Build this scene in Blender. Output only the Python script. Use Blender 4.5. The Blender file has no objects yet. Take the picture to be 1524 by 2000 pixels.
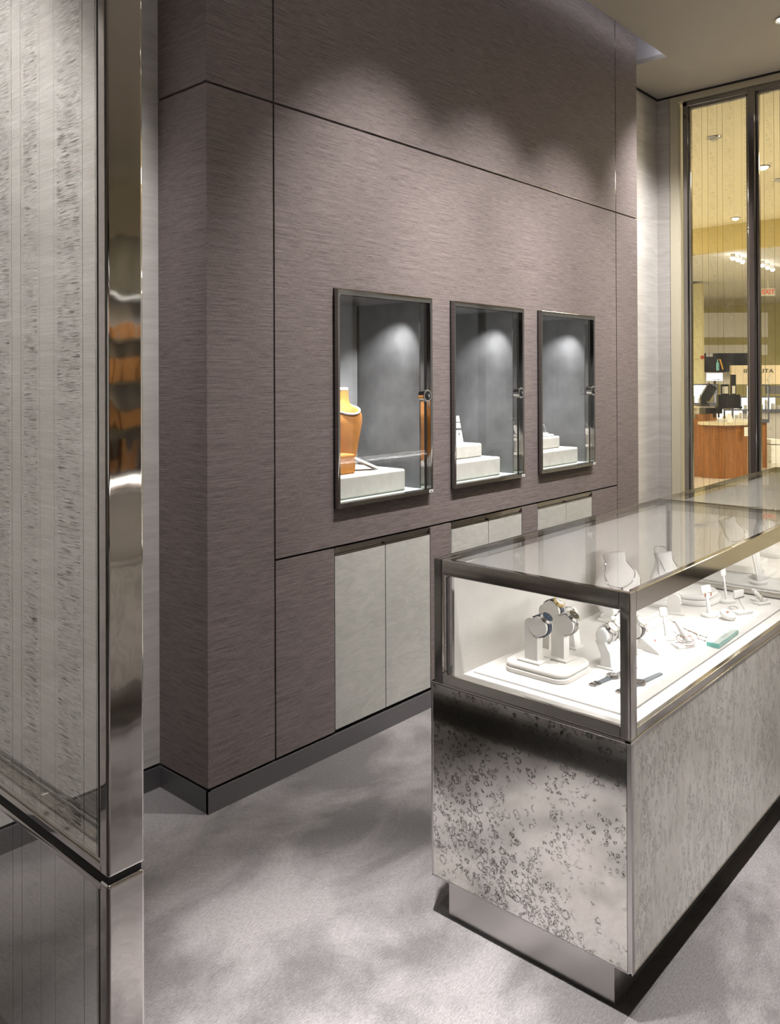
import bpy, bmesh, math, random
from mathutils import Vector, Matrix
PI = math.pi
random.seed(7)
SC = bpy.context.scene
COL = SC.collection

# ------------------------------------------------------------------ camera, world, exposure
EYE = Vector((0.0, 0.0, 1.5))
YAW, PITCH, ROLL, FPX, CYPX = 0.726746, 0.0044717, 0.0041965, 1609.38, 730.26
cam = bpy.data.cameras.new('camera'); camo = bpy.data.objects.new('camera', cam); COL.objects.link(camo)
fw = Vector((math.cos(YAW)*math.cos(PITCH), math.sin(YAW)*math.cos(PITCH), math.sin(PITCH)))
rt = Vector((math.sin(YAW), -math.cos(YAW), 0)); dn = fw.cross(rt)
r2 = rt*math.cos(ROLL)+dn*math.sin(ROLL); d2 = -rt*math.sin(ROLL)+dn*math.cos(ROLL)
up2 = -d2
camo.matrix_world = Matrix(((r2.x, up2.x, -fw.x, EYE.x), (r2.y, up2.y, -fw.y, EYE.y), (r2.z, up2.z, -fw.z, EYE.z), (0, 0, 0, 1)))
cam.sensor_fit = 'HORIZONTAL'; cam.sensor_width = 36.0
cam.lens = 36.0*FPX/1524.0
cam.shift_y = -(1000-CYPX)/1524.0
cam.clip_start = 0.05; cam.clip_end = 100
SC.camera = camo
SC.view_settings.view_transform = 'Standard'; SC.view_settings.look = 'None'
SC.view_settings.exposure = 0.0; SC.view_settings.gamma = 1.0; SC.view_settings.use_curve_mapping = False
W = bpy.data.worlds.new('world'); SC.world = W; W.use_nodes = True
W.node_tree.nodes['Background'].inputs[0].default_value = (0.95, 0.93, 0.90, 1)
W.node_tree.nodes['Background'].inputs[1].default_value = 0.55
SC.cycles.max_bounces = 10; SC.cycles.diffuse_bounces = 4; SC.cycles.glossy_bounces = 6
SC.cycles.transparent_max_bounces = 24; SC.cycles.transmission_bounces = 4
SC.cycles.sample_clamp_indirect = 4.0; SC.cycles.sample_clamp_direct = 0
SC.cycles.caustics_reflective = False; SC.cycles.caustics_refractive = False

# light levels (watts)
SPOT_WALL, SPOT_FLOOR, FILL_W = 420, 1500, 10  # the last one powers the added wide-angle fill
CASE_W, NICHE_W, STORE_W = 3.1, 24.0, 200

# ------------------------------------------------------------------ materials
def newmat(name):
    m = bpy.data.materials.new(name); m.use_nodes = True
    return m, m.node_tree.nodes, m.node_tree.links, m.node_tree.nodes['Principled BSDF']
def pbr(name, col, rough=0.5, metal=0.0, bump=0.0, bscale=60, var=0.0, vscale=8, spec=0.5, coat=0.0, emit=None, es=0.0):
    m, N, L, B = newmat(name)
    B.inputs['Base Color'].default_value = (*col, 1); B.inputs['Roughness'].default_value = rough
    B.inputs['Metallic'].default_value = metal; B.inputs['Specular IOR Level'].default_value = spec
    B.inputs['Coat Weight'].default_value = coat
    tc = N.new('ShaderNodeTexCoord')
    if var:
        n = N.new('ShaderNodeTexNoise'); n.inputs['Scale'].default_value = vscale; n.inputs['Detail'].default_value = 6
        L.new(tc.outputs['Object'], n.inputs['Vector'])
        r = N.new('ShaderNodeMapRange'); r.inputs['From Min'].default_value = .3; r.inputs['From Max'].default_value = .7
        r.inputs['To Min'].default_value = 1-var; r.inputs['To Max'].default_value = 1+var
        L.new(n.outputs['Fac'], r.inputs['Value'])
        mx = N.new('ShaderNodeVectorMath'); mx.operation = 'SCALE'; mx.inputs[0].default_value = col
        L.new(r.outputs[0], mx.inputs['Scale']); L.new(mx.outputs[0], B.inputs['Base Color'])
    if bump:
        n2 = N.new('ShaderNodeTexNoise'); n2.inputs['Scale'].default_value = bscale; n2.inputs['Detail'].default_value = 3
        L.new(tc.outputs['Object'], n2.inputs['Vector'])
        b = N.new('ShaderNodeBump'); b.inputs['Strength'].default_value = bump; b.inputs['Distance'].default_value = .002
        L.new(n2.outputs['Fac'], b.inputs['Height']); L.new(b.outputs[0], B.inputs['Normal'])
    if emit:
        B.inputs['Emission Color'].default_value = (*emit, 1); B.inputs['Emission Strength'].default_value = es
    return m
def mathn(N, L, op, a, b=None, clamp=False):
    n = N.new('ShaderNodeMath'); n.operation = op; n.use_clamp = clamp
    for i, v in enumerate((a, b)):
        if v is None: continue
        if isinstance(v, (int, float)): n.inputs[i].default_value = v
        else: L.new(v, n.inputs[i])
    return n.outputs[0]
def maprange(N, L, v, a, b, c, d):
    r = N.new('ShaderNodeMapRange'); L.new(v, r.inputs['Value'])
    for k, x in zip(('From Min', 'From Max', 'To Min', 'To Max'), (a, b, c, d)): r.inputs[k].default_value = x
    return r.outputs[0]
def coords(N, L, scale=(1, 1, 1), rot=(0, 0, 0), combine=None):
    tc = N.new('ShaderNodeTexCoord'); v = tc.outputs['Object']
    if combine:      # (x+y, x-y, z) so that one texture runs round a corner
        s = N.new('ShaderNodeSeparateXYZ'); L.new(v, s.inputs[0])
        c = N.new('ShaderNodeCombineXYZ'); L.new(mathn(N, L, 'ADD', s.outputs[0], s.outputs[1]), c.inputs[0])
        L.new(s.outputs[2], c.inputs[2]); v = c.outputs[0]
    mp = N.new('ShaderNodeMapping'); L.new(v, mp.inputs[0]); mp.inputs['Scale'].default_value = scale; mp.inputs['Rotation'].default_value = rot
    return mp.outputs[0]
def noise(N, L, vec, scale=1, detail=4, rough=.5, dist=0):
    n = N.new('ShaderNodeTexNoise'); n.inputs['Scale'].default_value = scale; n.inputs['Detail'].default_value = detail
    n.inputs['Roughness'].default_value = rough; n.inputs['Distortion'].default_value = dist
    L.new(vec, n.inputs['Vector']); return n.outputs['Fac']
def mixcol(N, L, fac, a, b):
    m = N.new('ShaderNodeMix'); m.data_type = 'RGBA'
    if isinstance(fac, (int, float)): m.inputs[0].default_value = fac
    else: L.new(fac, m.inputs[0])
    for i, c in ((6, a), (7, b)):
        if isinstance(c, tuple): m.inputs[i].default_value = (*c, 1)
        else: L.new(c, m.inputs[i])
    return m.outputs[2]

def glass_mat(name, tint=(.988, .989, .989), refl=1.0, base=.028):
    m, N, L, B = newmat(name); N.remove(B)
    out = N['Material Output']
    lw = N.new('ShaderNodeLayerWeight'); lw.inputs[0].default_value = .5
    f = mathn(N, L, 'POWER', lw.outputs['Facing'], 5.0)
    f = mathn(N, L, 'ADD', mathn(N, L, 'MULTIPLY', f, .9), base)
    f = mathn(N, L, 'MULTIPLY', f, refl, True)
    t = N.new('ShaderNodeBsdfTransparent'); t.inputs[0].default_value = (*tint, 1)
    g = N.new('ShaderNodeBsdfGlossy'); g.inputs['Roughness'].default_value = .0; g.inputs[0].default_value = (1, 1, 1, 1)
    mx = N.new('ShaderNodeMixShader'); L.new(f, mx.inputs[0]); L.new(t.outputs[0], mx.inputs[1]); L.new(g.outputs[0], mx.inputs[2])
    L.new(mx.outputs[0], out.inputs[0]); return m

# strips of crinkled fabric laminated in the screen glass: widths in metres, alternately crinkled and plain
STRIPS = [(.107, 1), (.057, 0), (.080, 1), (.040, 0), (.067, 1), (.045, 0)]
PER = sum(w for w, _ in STRIPS)
def fabric_glass(name, offset, haze=.16, dark=(.12, .115, .10), light=(.80, .78, .75), dkm=.6, ltm=.7, fv=.10, lnm=.55):
    m, N, L, B = newmat(name)
    out = N['Material Output']
    tc = N.new('ShaderNodeTexCoord'); s = N.new('ShaderNodeSeparateXYZ'); L.new(tc.outputs['Object'], s.inputs[0])
    y = mathn(N, L, 'ADD', s.outputs[1], offset)
    y = mathn(N, L, 'DIVIDE', mathn(N, L, 'FLOORED_MODULO', y, PER), PER)
    cr = N.new('ShaderNodeValToRGB'); cr.color_ramp.interpolation = 'CONSTANT'
    li = N.new('ShaderNodeValToRGB'); li.color_ramp.interpolation = 'CONSTANT'
    L.new(y, cr.inputs[0]); L.new(y, li.inputs[0])
    def setramp(r, stops):
        e = r.color_ramp.elements
        while len(e) > 1: e.remove(e[-1])
        e[0].position = stops[0][0]; e[0].color = (stops[0][1],)*3+(1,)
        for p, v in stops[1:]:
            k = e.new(p); k.color = (v, v, v, 1)
    p = 0; st, sl = [], []
    for w, k in STRIPS:
        a = p/PER; b = (p+w)/PER
        if k: st += [(a, .0), (a+.012/PER, 1), (b-.012/PER, 0)]
        else: st += [(a, 0.0)]
        sl += [(a, 1), (a+.0022/PER, 0)]
        p += w
    setramp(cr, st); setramp(li, sl)
    v = coords(N, L, scale=(1, 22, 420), rot=(.02, 0, 0)); n1 = noise(N, L, v, 1, 1.5, .5, .0)
    v2 = coords(N, L, scale=(1, 5, 5)); n2 = noise(N, L, v2, 1, 3)
    amp = maprange(N, L, n2, .35, .65, .55, 1.0)
    dk = mathn(N, L, 'MULTIPLY', maprange(N, L, n1, .56, .68, 0, dkm), amp, True)
    lt = mathn(N, L, 'MULTIPLY', maprange(N, L, n1, .46, .34, 0, ltm), amp, True)
    mask = cr.outputs[0]
    fine = coords(N, L, scale=(1, 3, 900)); nf = noise(N, L, fine, 1, 2)
    base = mathn(N, L, 'ADD', haze, mathn(N, L, 'MULTIPLY', maprange(N, L, nf, .3, .7, 0, fv), 1.0))
    alpha = mathn(N, L, 'ADD', base, mathn(N, L, 'MULTIPLY', mask, mathn(N, L, 'ADD', dk, lt)), True)
    alpha = mathn(N, L, 'MAXIMUM', alpha, mathn(N, L, 'MULTIPLY', li.outputs[0], lnm))
    isd = mathn(N, L, 'MAXIMUM', mathn(N, L, 'MULTIPLY', mask, maprange(N, L, dk, .03, .2, 0, 1)), li.outputs[0])
    col = mixcol(N, L, isd, light, dark)
    df = N.new('ShaderNodeBsdfDiffuse'); L.new(col, df.inputs[0])
    tl = N.new('ShaderNodeBsdfTranslucent'); L.new(col, tl.inputs[0])
    m0 = N.new('ShaderNodeMixShader'); m0.inputs[0].default_value = .35; L.new(df.outputs[0], m0.inputs[1]); L.new(tl.outputs[0], m0.inputs[2])
    t = N.new('ShaderNodeBsdfTransparent'); t.inputs[0].default_value = (.98, .98, .97, 1)
    m1 = N.new('ShaderNodeMixShader'); L.new(alpha, m1.inputs[0]); L.new(t.outputs[0], m1.inputs[1]); L.new(m0.outputs[0], m1.inputs[2])
    L.new(m1.outputs[0], out.inputs[0]); N.remove(B); return m

def grasscloth(name):
    m, N, L, B = newmat(name)
    v = coords(N, L, scale=(4, 1, 620), combine=True); a = noise(N, L, v, 1, 3, .6, .0)
    v2 = coords(N, L, scale=(14, 1, 900), combine=True); b = noise(N, L, v2, 1, 3, .7)
    v3 = coords(N, L, scale=(900, 1, 60), combine=True); c = noise(N, L, v3, 1, 2, .6)
    s = mathn(N, L, 'ADD', mathn(N, L, 'MULTIPLY', a, .33), mathn(N, L, 'MULTIPLY', b, .45))
    s = mathn(N, L, 'ADD', s, mathn(N, L, 'MULTIPLY', c, .22))
    f = maprange(N, L, s, .37, .63, 0, 1)
    col = mixcol(N, L, f, (.026, .019, .018), (.325, .270, .260))
    L.new(col, B.inputs['Base Color']); B.inputs['Roughness'].default_value = .72; B.inputs['Specular IOR Level'].default_value = .35
    bp = N.new('ShaderNodeBump'); bp.inputs['Strength'].default_value = .35; bp.inputs['Distance'].default_value = .001
    L.new(s, bp.inputs['Height']); L.new(bp.outputs[0], B.inputs['Normal']); return m

def stone_white(name):
    m, N, L, B = newmat(name)
    v = coords(N, L, scale=(1.4, 1, 9), combine=True, rot=(0, .12, 0)); a = noise(N, L, v, 1.0, 7, .62, 1.6)
    v2 = coords(N, L, scale=(3, 1, 60), combine=True); b = noise(N, L, v2, 1, 4, .6)
    s = mathn(N, L, 'ADD', mathn(N, L, 'MULTIPLY', a, .7), mathn(N, L, 'MULTIPLY', b, .3))
    col = mixcol(N, L, maprange(N, L, s, .36, .62, 0, 1), (.50, .475, .45), (.66, .635, .61))
    L.new(col, B.inputs['Base Color']); B.inputs['Roughness'].default_value = .45; return m

def carpet(name):
    m, N, L, B = newmat(name)
    v = coords(N, L, scale=(1.2, 1.9, 1), rot=(0, 0, .35)); a = noise(N, L, v, 1.5, 6, .6, .4)
    v2 = coords(N, L, scale=(1, 1, 1)); b = noise(N, L, v2, 300, 2, .7)
    v3 = coords(N, L, scale=(70, 260, 1), rot=(0, 0, -.25)); c = noise(N, L, v3, 1, 2, .6)
    s = mathn(N, L, 'ADD', mathn(N, L, 'MULTIPLY', b, .55), mathn(N, L, 'MULTIPLY', c, .45))
    fine = maprange(N, L, s, .3, .7, .55, 1.4)
    big = maprange(N, L, a, .40, .56, .58, 1.10)
    k = mathn(N, L, 'MULTIPLY', fine, big)
    vm = N.new('ShaderNodeVectorMath'); vm.operation = 'SCALE'; vm.inputs[0].default_value = (.198, .186, .190)
    L.new(k, vm.inputs['Scale']); L.new(vm.outputs[0], B.inputs['Base Color'])
    B.inputs['Roughness'].default_value = .95; B.inputs['Specular IOR Level'].default_value = .1
    B.inputs['Sheen Weight'].default_value = .15
    bp = N.new('ShaderNodeBump'); bp.inputs['Strength'].default_value = .8; bp.inputs['Distance'].default_value = .003
    L.new(s, bp.inputs['Height']); L.new(bp.outputs[0], B.inputs['Normal']); return m

def antique_mirror(name, soft=False):
    m, N, L, B = newmat(name)
    st = (1, 1, 1) if not soft else (1, 1, .55)
    v = coords(N, L, scale=st)
    nd = N.new('ShaderNodeTexNoise'); nd.inputs['Scale'].default_value = 120; nd.inputs['Detail'].default_value = 4; L.new(v, nd.inputs['Vector'])
    vm = N.new('ShaderNodeVectorMath'); vm.operation = 'SUBTRACT'; L.new(nd.outputs['Color'], vm.inputs[0]); vm.inputs[1].default_value = (.5, .5, .5)
    vs = N.new('ShaderNodeVectorMath'); vs.operation = 'SCALE'; vs.inputs['Scale'].default_value = .016; L.new(vm.outputs[0], vs.inputs[0])
    va = N.new('ShaderNodeVectorMath'); va.operation = 'ADD'; L.new(v, va.inputs[0]); L.new(vs.outputs[0], va.inputs[1])
    dark = None
    for sc, r0, w, thr in ((44, .33, .11, .475), (72, .32, .14, .49), (28, .30, .07, .50)):
        vo = N.new('ShaderNodeTexVoronoi'); vo.inputs['Scale'].default_value = sc; L.new(va.outputs[0], vo.inputs['Vector'])
        d = mathn(N, L, 'ABSOLUTE', mathn(N, L, 'SUBTRACT', vo.outputs['Distance'], r0))
        ring = maprange(N, L, d, w, w*.25, 0, 1)
        mk = noise(N, L, v, sc*.12, 4, .65); mask = maprange(N, L, mk, thr, thr+.05, 0, 1)
        rr = mathn(N, L, 'MULTIPLY', ring, mask, True)
        dark = rr if dark is None else mathn(N, L, 'MAXIMUM', dark, rr)
    sp = noise(N, L, v, 230, 3, .75); speck = maprange(N, L, sp, .40, .54, .15, 1)
    dark = mathn(N, L, 'MULTIPLY', dark, speck, True)
    cloud = noise(N, L, v, 5.5, 6, .62)
    if soft:
        vv = coords(N, L, scale=(1, 1, .35)); c2 = noise(N, L, vv, 44, 6, .74)
        dark = mathn(N, L, 'MAXIMUM', mathn(N, L, 'MULTIPLY', dark, .55), maprange(N, L, c2, .50, .70, 0, .5))
    g = mixcol(N, L, maprange(N, L, cloud, .35, .65, 0, 1), (.70, .68, .63), (.90, .88, .84))
    col = mixcol(N, L, mathn(N, L, 'MULTIPLY', dark, .92), g, (.03, .024, .018))
    L.new(col, B.inputs['Base Color']); B.inputs['Metallic'].default_value = 1.0 if not soft else .55
    L.new(maprange(N, L, dark, 0, 1, .07 if not soft else .34, .16 if not soft else .45), B.inputs['Roughness'])
    return m

def steel_mat(name, col=(.66, .64, .61), rough=.07, wav=0.0, wscale=(6, 6, 2)):
    m, N, L, B = newmat(name)
    B.inputs['Base Color'].default_value = (*col, 1); B.inputs['Metallic'].default_value = 1; B.inputs['Roughness'].default_value = rough
    if wav:
        v = coords(N, L, scale=wscale); n = noise(N, L, v, 1, 2, .5)
        bp = N.new('ShaderNodeBump'); bp.inputs['Strength'].default_value = wav; bp.inputs['Distance'].default_value = .02
        L.new(n, bp.inputs['Height']); L.new(bp.outputs[0], B.inputs['Normal'])
    return m
def emis(name, col, s):
    m, N, L, B = newmat(name); N.remove(B)
    e = N.new('ShaderNodeEmission'); e.inputs[0].default_value = (*col, 1); e.inputs[1].default_value = s
    L.new(e.outputs[0], N['Material Output'].inputs[0]); return m
def wood_mat(name):
    m, N, L, B = newmat(name)
    v = coords(N, L, scale=(26, 26, 1.6)); a = noise(N, L, v, 1, 4, .6, .8)
    L.new(mixcol(N, L, maprange(N, L, a, .3, .7, 0, 1), (.19, .068, .014), (.35, .145, .036)), B.inputs['Base Color'])
    B.inputs['Roughness'].default_value = .3; return m
def leather_grey(name):
    m, N, L, B = newmat(name)
    v = coords(N, L, scale=(9, 9, 26)); a = noise(N, L, v, 1, 6, .65, 1.8)
    v2 = coords(N, L, scale=(1, 1, 1)); c = noise(N, L, v2, 4, 3)
    s = mathn(N, L, 'ADD', mathn(N, L, 'MULTIPLY', a, .65), mathn(N, L, 'MULTIPLY', c, .35))
    L.new(mixcol(N, L, maprange(N, L, s, .34, .66, 0, 1), (.37, .37, .34), (.50, .495, .465)), B.inputs['Base Color'])
    B.inputs['Roughness'].default_value = .42
    bp = N.new('ShaderNodeBump'); bp.inputs['Strength'].default_value = .25; bp.inputs['Distance'].default_value = .002
    L.new(a, bp.inputs['Height']); L.new(bp.outputs[0], B.inputs['Normal']); return m

M = dict(
 grass=grasscloth('taupe_grasscloth'), white=stone_white('pale_stone_wallcovering'), carpet=carpet('grey_carpet'),
 mirror=antique_mirror('antiqued_mirror'), mirror2=antique_mirror('antiqued_mirror_soft', True),
 leather=leather_grey('embossed_grey_leather'), steel=steel_mat('polished_steel', (.74, .72, .69)),
 steelw=steel_mat('polished_steel_post', (.74, .71, .68), .04, .07, (9, 9, 4)), satin=steel_mat('satin_steel', (.50, .485, .47), .26),
 dsteel=steel_mat('dark_polished_steel', (.30, .285, .27), .10), gold=steel_mat('rose_gold', (.78, .43, .30), .2), ygold=steel_mat('yellow_gold', (.75, .58, .28), .2),
 silver=steel_mat('silver', (.82, .82, .82), .12), plinthg=pbr('toe_kick_satin', (.60, .58, .56), .28, .9),
 black=pbr('black_gap', (.008, .008, .008), .6), blackp=pbr('black_plastic', (.012, .012, .013), .25),
 ceil=pbr('ceiling_plaster', (.54, .51, .47), .8), coven=pbr('cove_plaster', (.80, .78, .80), .8),
 base=pbr('grey_satin_baseboard', (.135, .13, .135), .35, .25), glass=glass_mat('clear_glass'),
 gedge=pbr('glass_edge_green', (.30, .50, .46), .15), suede=pbr('ivory_suede', (.80, .775, .735), .85, bump=.12, bscale=500, var=.03, vscale=30),
 suedew=pbr('white_suede', (.88, .87, .85), .85, var=.02), deck=pbr('deck_fabric', (.84, .82, .79), .8, var=.03, vscale=18),
 backp=pbr('ivory_fabric_panel', (.74, .715, .68), .8, bump=.2, bscale=300, var=.03, vscale=20),
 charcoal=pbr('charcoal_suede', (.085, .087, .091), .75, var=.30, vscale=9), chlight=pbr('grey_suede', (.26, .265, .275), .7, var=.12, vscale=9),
 plinth=pbr('plaster_suede', (.66, .65, .60), .8, var=.07, vscale=26), tan=pbr('tan_suede', (.50, .21, .045), .85, var=.22, vscale=11),
 navy=pbr('navy_strap', (.012, .024, .048), .4), navyd=pbr('blue_dial', (.012, .035, .07), .15), blackd=pbr('black_dial', (.01, .012, .015), .15),
 blackl=pbr('black_leather', (.015, .015, .016), .4), whited=pbr('white_dial', (.85, .85, .83), .25), greyr=pbr('grey_rubber', (.12, .14, .155), .5),
 red=pbr('red_enamel', (.65, .06, .03), .3), card=pbr('white_card', (.86, .86, .84), .6), ink=pbr('black_ink', (.02, .02, .02), .5),
 teal=pbr('teal_glass', (.10, .46, .40), .08, coat=.5), tealtop=pbr('frosted_plate', (.62, .72, .68), .25), etch=pbr('etched_grey', (.33, .38, .36), .4),
 cord=pbr('grey_cord', (.20, .20, .20), .5),
 led=emis('led_strip', (1, .97, .92), 14), lamp=emis('lamp_lens', (1, .95, .86), 30), slamp=emis('store_lamp_lens', (1, .96, .86), 25), spotl=emis('spot_lens', (1, .98, .95), 60),
 wood=wood_mat('cherry_wood'), cream=pbr('cream_stone', (.66, .60, .44), .3), stile=pbr('store_tile', (.48, .45, .39), .2, var=.05, vscale=3),
 sceil=pbr('store_ceiling', (.84, .77, .56), .8), sband=pbr('store_mustard', (.62, .51, .22), .8), swall=pbr('store_olive_wall', (.60, .55, .30), .8), sgrey=pbr('store_grey_panel', (.62, .60, .54), .8),
 beige=pbr('beige_board', (.72, .60, .40), .6), lit=emis('lit_showcase', (1, .98, .93), 1.6), litsign=emis('lit_sign', (1, 1, 1), 2.0),
 screen=pbr('screen_black', (.008, .008, .01), .2), cyan=pbr('cyan_print', (.25, .62, .62), .4), amber=pbr('amber_print', (.65, .33, .05), .4), exitr=emis('exit_red', (.9, .08, .04), .9), exitw=pbr('exit_face', (.80, .78, .62), .5),
 alarm=pbr('alarm_red', (.35, .03, .02), .4), warm=pbr('reveal_glow_tint', (.74, .68, .52), .7), envwall=pbr('shop_wall', (.42, .40, .38), .7),
)

# ------------------------------------------------------------------ mesh helpers
class MB:
    def __init__(s): s.b = bmesh.new()
    def box(s, x0, x1, y0, y1, z0, z1):
        r = bmesh.ops.create_cube(s.b, size=1.0)
        bmesh.ops.scale(s.b, vec=(abs(x1-x0), abs(y1-y0), abs(z1-z0)), verts=r['verts'])
        bmesh.ops.translate(s.b, vec=((x0+x1)/2, (y0+y1)/2, (z0+z1)/2), verts=r['verts']); return s
    def bbox(s, x0, x1, y0, y1, z0, z1, bev=.002, seg=2):
        t = bmesh.new(); r = bmesh.ops.create_cube(t, size=1.0)
        bmesh.ops.scale(t, vec=(abs(x1-x0), abs(y1-y0), abs(z1-z0)), verts=r['verts'])
        bmesh.ops.translate(t, vec=((x0+x1)/2, (y0+y1)/2, (z0+z1)/2), verts=r['verts'])
        bmesh.ops.bevel(t, geom=t.edges[:], offset=bev, segments=seg, profile=.5, affect='EDGES')
        s.join(t); return s
    def join(s, t, mat=None):
        if mat is not None: bmesh.ops.transform(t, matrix=mat, verts=t.verts[:])
        me = bpy.data.meshes.new('tmp'); t.to_mesh(me); t.free(); s.b.from_mesh(me); bpy.data.meshes.remove(me); return s
    def prism(s, pts, axis, a, b, bev=0):
        # closed outline extruded along axis from a to b; pts are the two other coordinates
        t = bmesh.new()
        def P(u, v, w): return {'x': (w, u, v), 'y': (u, w, v), 'z': (u, v, w)}[axis]
        va = [t.verts.new(P(u, v, a)) for u, v in pts]; vb = [t.verts.new(P(u, v, b)) for u, v in pts]
        t.faces.new(va); t.faces.new(vb[::-1]); n = len(pts)
        for i in range(n): t.faces.new((va[i], vb[i], vb[(i+1) % n], va[(i+1) % n]))
        bmesh.ops.recalc_face_normals(t, faces=t.faces[:])
        if bev: bmesh.ops.bevel(t, geom=t.edges[:], offset=bev, segments=2, profile=.5, affect='EDGES')
        s.join(t); return s
    def loft(s, rings, cap=True, seg=40):
        # rings: (cx, cy, cz, rx, ry, tilt): ellipses stacked into one smooth skin
        vs = []
        for cx, cy, cz, rx, ry, tl in rings:
            vs.append([s.b.verts.new((cx+rx*math.cos(2*PI*i/seg), cy+ry*math.sin(2*PI*i/seg)*math.cos(tl), cz+ry*math.sin(2*PI*i/seg)*math.sin(tl))) for i in range(seg)])
        for a, b in zip(vs, vs[1:]):
            for i in range(seg): s.b.faces.new((a[i], a[(i+1) % seg], b[(i+1) % seg], b[i]))
        if cap: s.b.faces.new(vs[0][::-1]); s.b.faces.new(vs[-1])
        return s
    def sheet(s, x, y0, y1, z0, z1):
        s.b.faces.new([s.b.verts.new(v) for v in ((x, y0, z0), (x, y1, z0), (x, y1, z1), (x, y0, z1))]); return s
    def cyl(s, p, q, r, r2=None, seg=24):
        p, q = Vector(p), Vector(q); d = q-p; t = bmesh.new()
        bmesh.ops.create_cone(t, cap_ends=True, segments=seg, radius1=r, radius2=r if r2 is None else r2, depth=d.length)
        m = Matrix.Translation((p+q)/2) @ d.to_track_quat('Z', 'Y').to_matrix().to_4x4()
        s.join(t, m); return s
    def ball(s, c, r, sx=1, sy=1, sz=1, seg=16):
        t = bmesh.new(); bmesh.ops.create_uvsphere(t, u_segments=seg, v_segments=max(6, seg//2), radius=r)
        s.join(t, Matrix.Translation(c) @ Matrix.Diagonal((sx, sy, sz, 1))); return s
    def tube(s, pts, r, closed=False, seg=8):
        pts = [Vector(p) for p in pts]; n = len(pts); rings = []
        for i, p in enumerate(pts):
            a = pts[(i-1) % n] if closed or i else p; b = pts[(i+1) % n] if closed or i < n-1 else p
            d = (b-a).normalized(); u = d.cross(Vector((0, 0, 1)))
            if u.length < 1e-4: u = d.cross(Vector((1, 0, 0)))
            u.normalize(); v = d.cross(u)
            rings.append([s.b.verts.new(p+u*r*math.cos(2*PI*k/seg)+v*r*math.sin(2*PI*k/seg)) for k in range(seg)])
        m = n if closed else n-1
        for i in range(m):
            A, B = rings[i], rings[(i+1) % n]
            for k in range(seg): s.b.faces.new((A[k], A[(k+1) % seg], B[(k+1) % seg], B[k]))
        if not closed: s.b.faces.new(rings[0][::-1]); s.b.faces.new(rings[-1])
        return s
    def rounded(s, cx, cy, z0, z1, hx, hy, rad, bev=.004):
        pts = []
        for k, (sx, sy) in enumerate(((1, 1), (-1, 1), (-1, -1), (1, -1))):
            for j in range(7):
                a = k*PI/2+j*PI/12
                pts.append((cx+sx*(hx-rad)+rad*math.cos(a), cy+sy*(hy-rad)+rad*math.sin(a)))
        t = bmesh.new(); va = [t.verts.new((x, y, z0)) for x, y in pts]; vb = [t.verts.new((x, y, z1)) for x, y in pts]; n = len(pts)
        t.faces.new(va[::-1]); t.faces.new(vb)
        for i in range(n): t.faces.new((va[i], va[(i+1) % n], vb[(i+1) % n], vb[i]))
        bmesh.ops.recalc_face_normals(t, faces=t.faces[:])
        ed = [e for e in t.edges if abs(e.verts[0].co.z-e.verts[1].co.z) < 1e-6]
        bmesh.ops.bevel(t, geom=ed, offset=bev, segments=3, profile=.5, affect='EDGES')
        s.join(t); return s
    def build(s, name, mat, parent=None, smooth=False, move=None):
        bmesh.ops.recalc_face_normals(s.b, faces=s.b.faces[:])
        if move is not None: bmesh.ops.translate(s.b, vec=move, verts=s.b.verts[:])
        me = bpy.data.meshes.new(name); s.b.to_mesh(me); s.b.free()
        o = bpy.data.objects.new(name, me); COL.objects.link(o)
        me.materials.append(M[mat] if isinstance(mat, str) else mat)
        if smooth:
            for p in me.polygons: p.use_smooth = True
            try: me.set_sharp_from_angle(angle=math.radians(38))
            except Exception: pass
            if len(me.polygons) < 3000:
                wn = o.modifiers.new('weighted_normal', 'WEIGHTED_NORMAL'); wn.keep_sharp = True; wn.weight = 80
        if parent is not None: o.parent = parent
        return o
def thing(name, label, cat, loc=(0, 0, 0), rz=0, group=None):
    o = bpy.data.objects.new(name, None); COL.objects.link(o); o.empty_display_size = .05
    o.location = loc; o.rotation_euler = (0, 0, rz); o['label'] = label; o['category'] = cat
    if group: o['group'] = group
    return o
def tag(o, label, cat, group=None, kind=None):
    o['label'] = label; o['category'] = cat
    if group: o['group'] = group
    if kind: o['kind'] = kind
    return o
def struct(name, mb, mat, smooth=False):
    o = mb.build(name, mat, smooth=smooth); o['kind'] = 'structure'; return o
def copy_tree(o, parent=None):
    c = o.copy(); COL.objects.link(c)
    if parent is not None: c.parent = parent
    for ch in list(o.children): copy_tree(ch, c)
    return c
def text_obj(name, body, size, mat, parent, loc, rot, depth=.001, align='CENTER'):
    cu = bpy.data.curves.new(name, 'FONT'); cu.body = body; cu.size = size; cu.extrude = depth; cu.align_x = align; cu.align_y = 'CENTER'
    t = bpy.data.objects.new(name, cu); COL.objects.link(t)
    dg = bpy.context.evaluated_depsgraph_get(); me = bpy.data.meshes.new_from_object(t.evaluated_get(dg))
    bpy.data.objects.remove(t); bpy.data.curves.remove(cu)
    o = bpy.data.objects.new(name, me); COL.objects.link(o); me.materials.clear(); me.materials.append(M[mat]); o.parent = parent
    o.location = loc; o.rotation_euler = rot; return o
def spot(name, loc, aim, w, ang, blend=.6, parent=None, col=(1, .965, .94), r=.04):
    l = bpy.data.lights.new(name, 'SPOT'); l.energy = w; l.spot_size = math.radians(ang); l.spot_blend = blend; l.color = col; l.shadow_soft_size = r
    o = bpy.data.objects.new(name, l); COL.objects.link(o); o.parent = parent
    o.location = loc; o.rotation_euler = (Vector(aim)-Vector(loc)).to_track_quat('-Z', 'Y').to_euler(); return o
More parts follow.
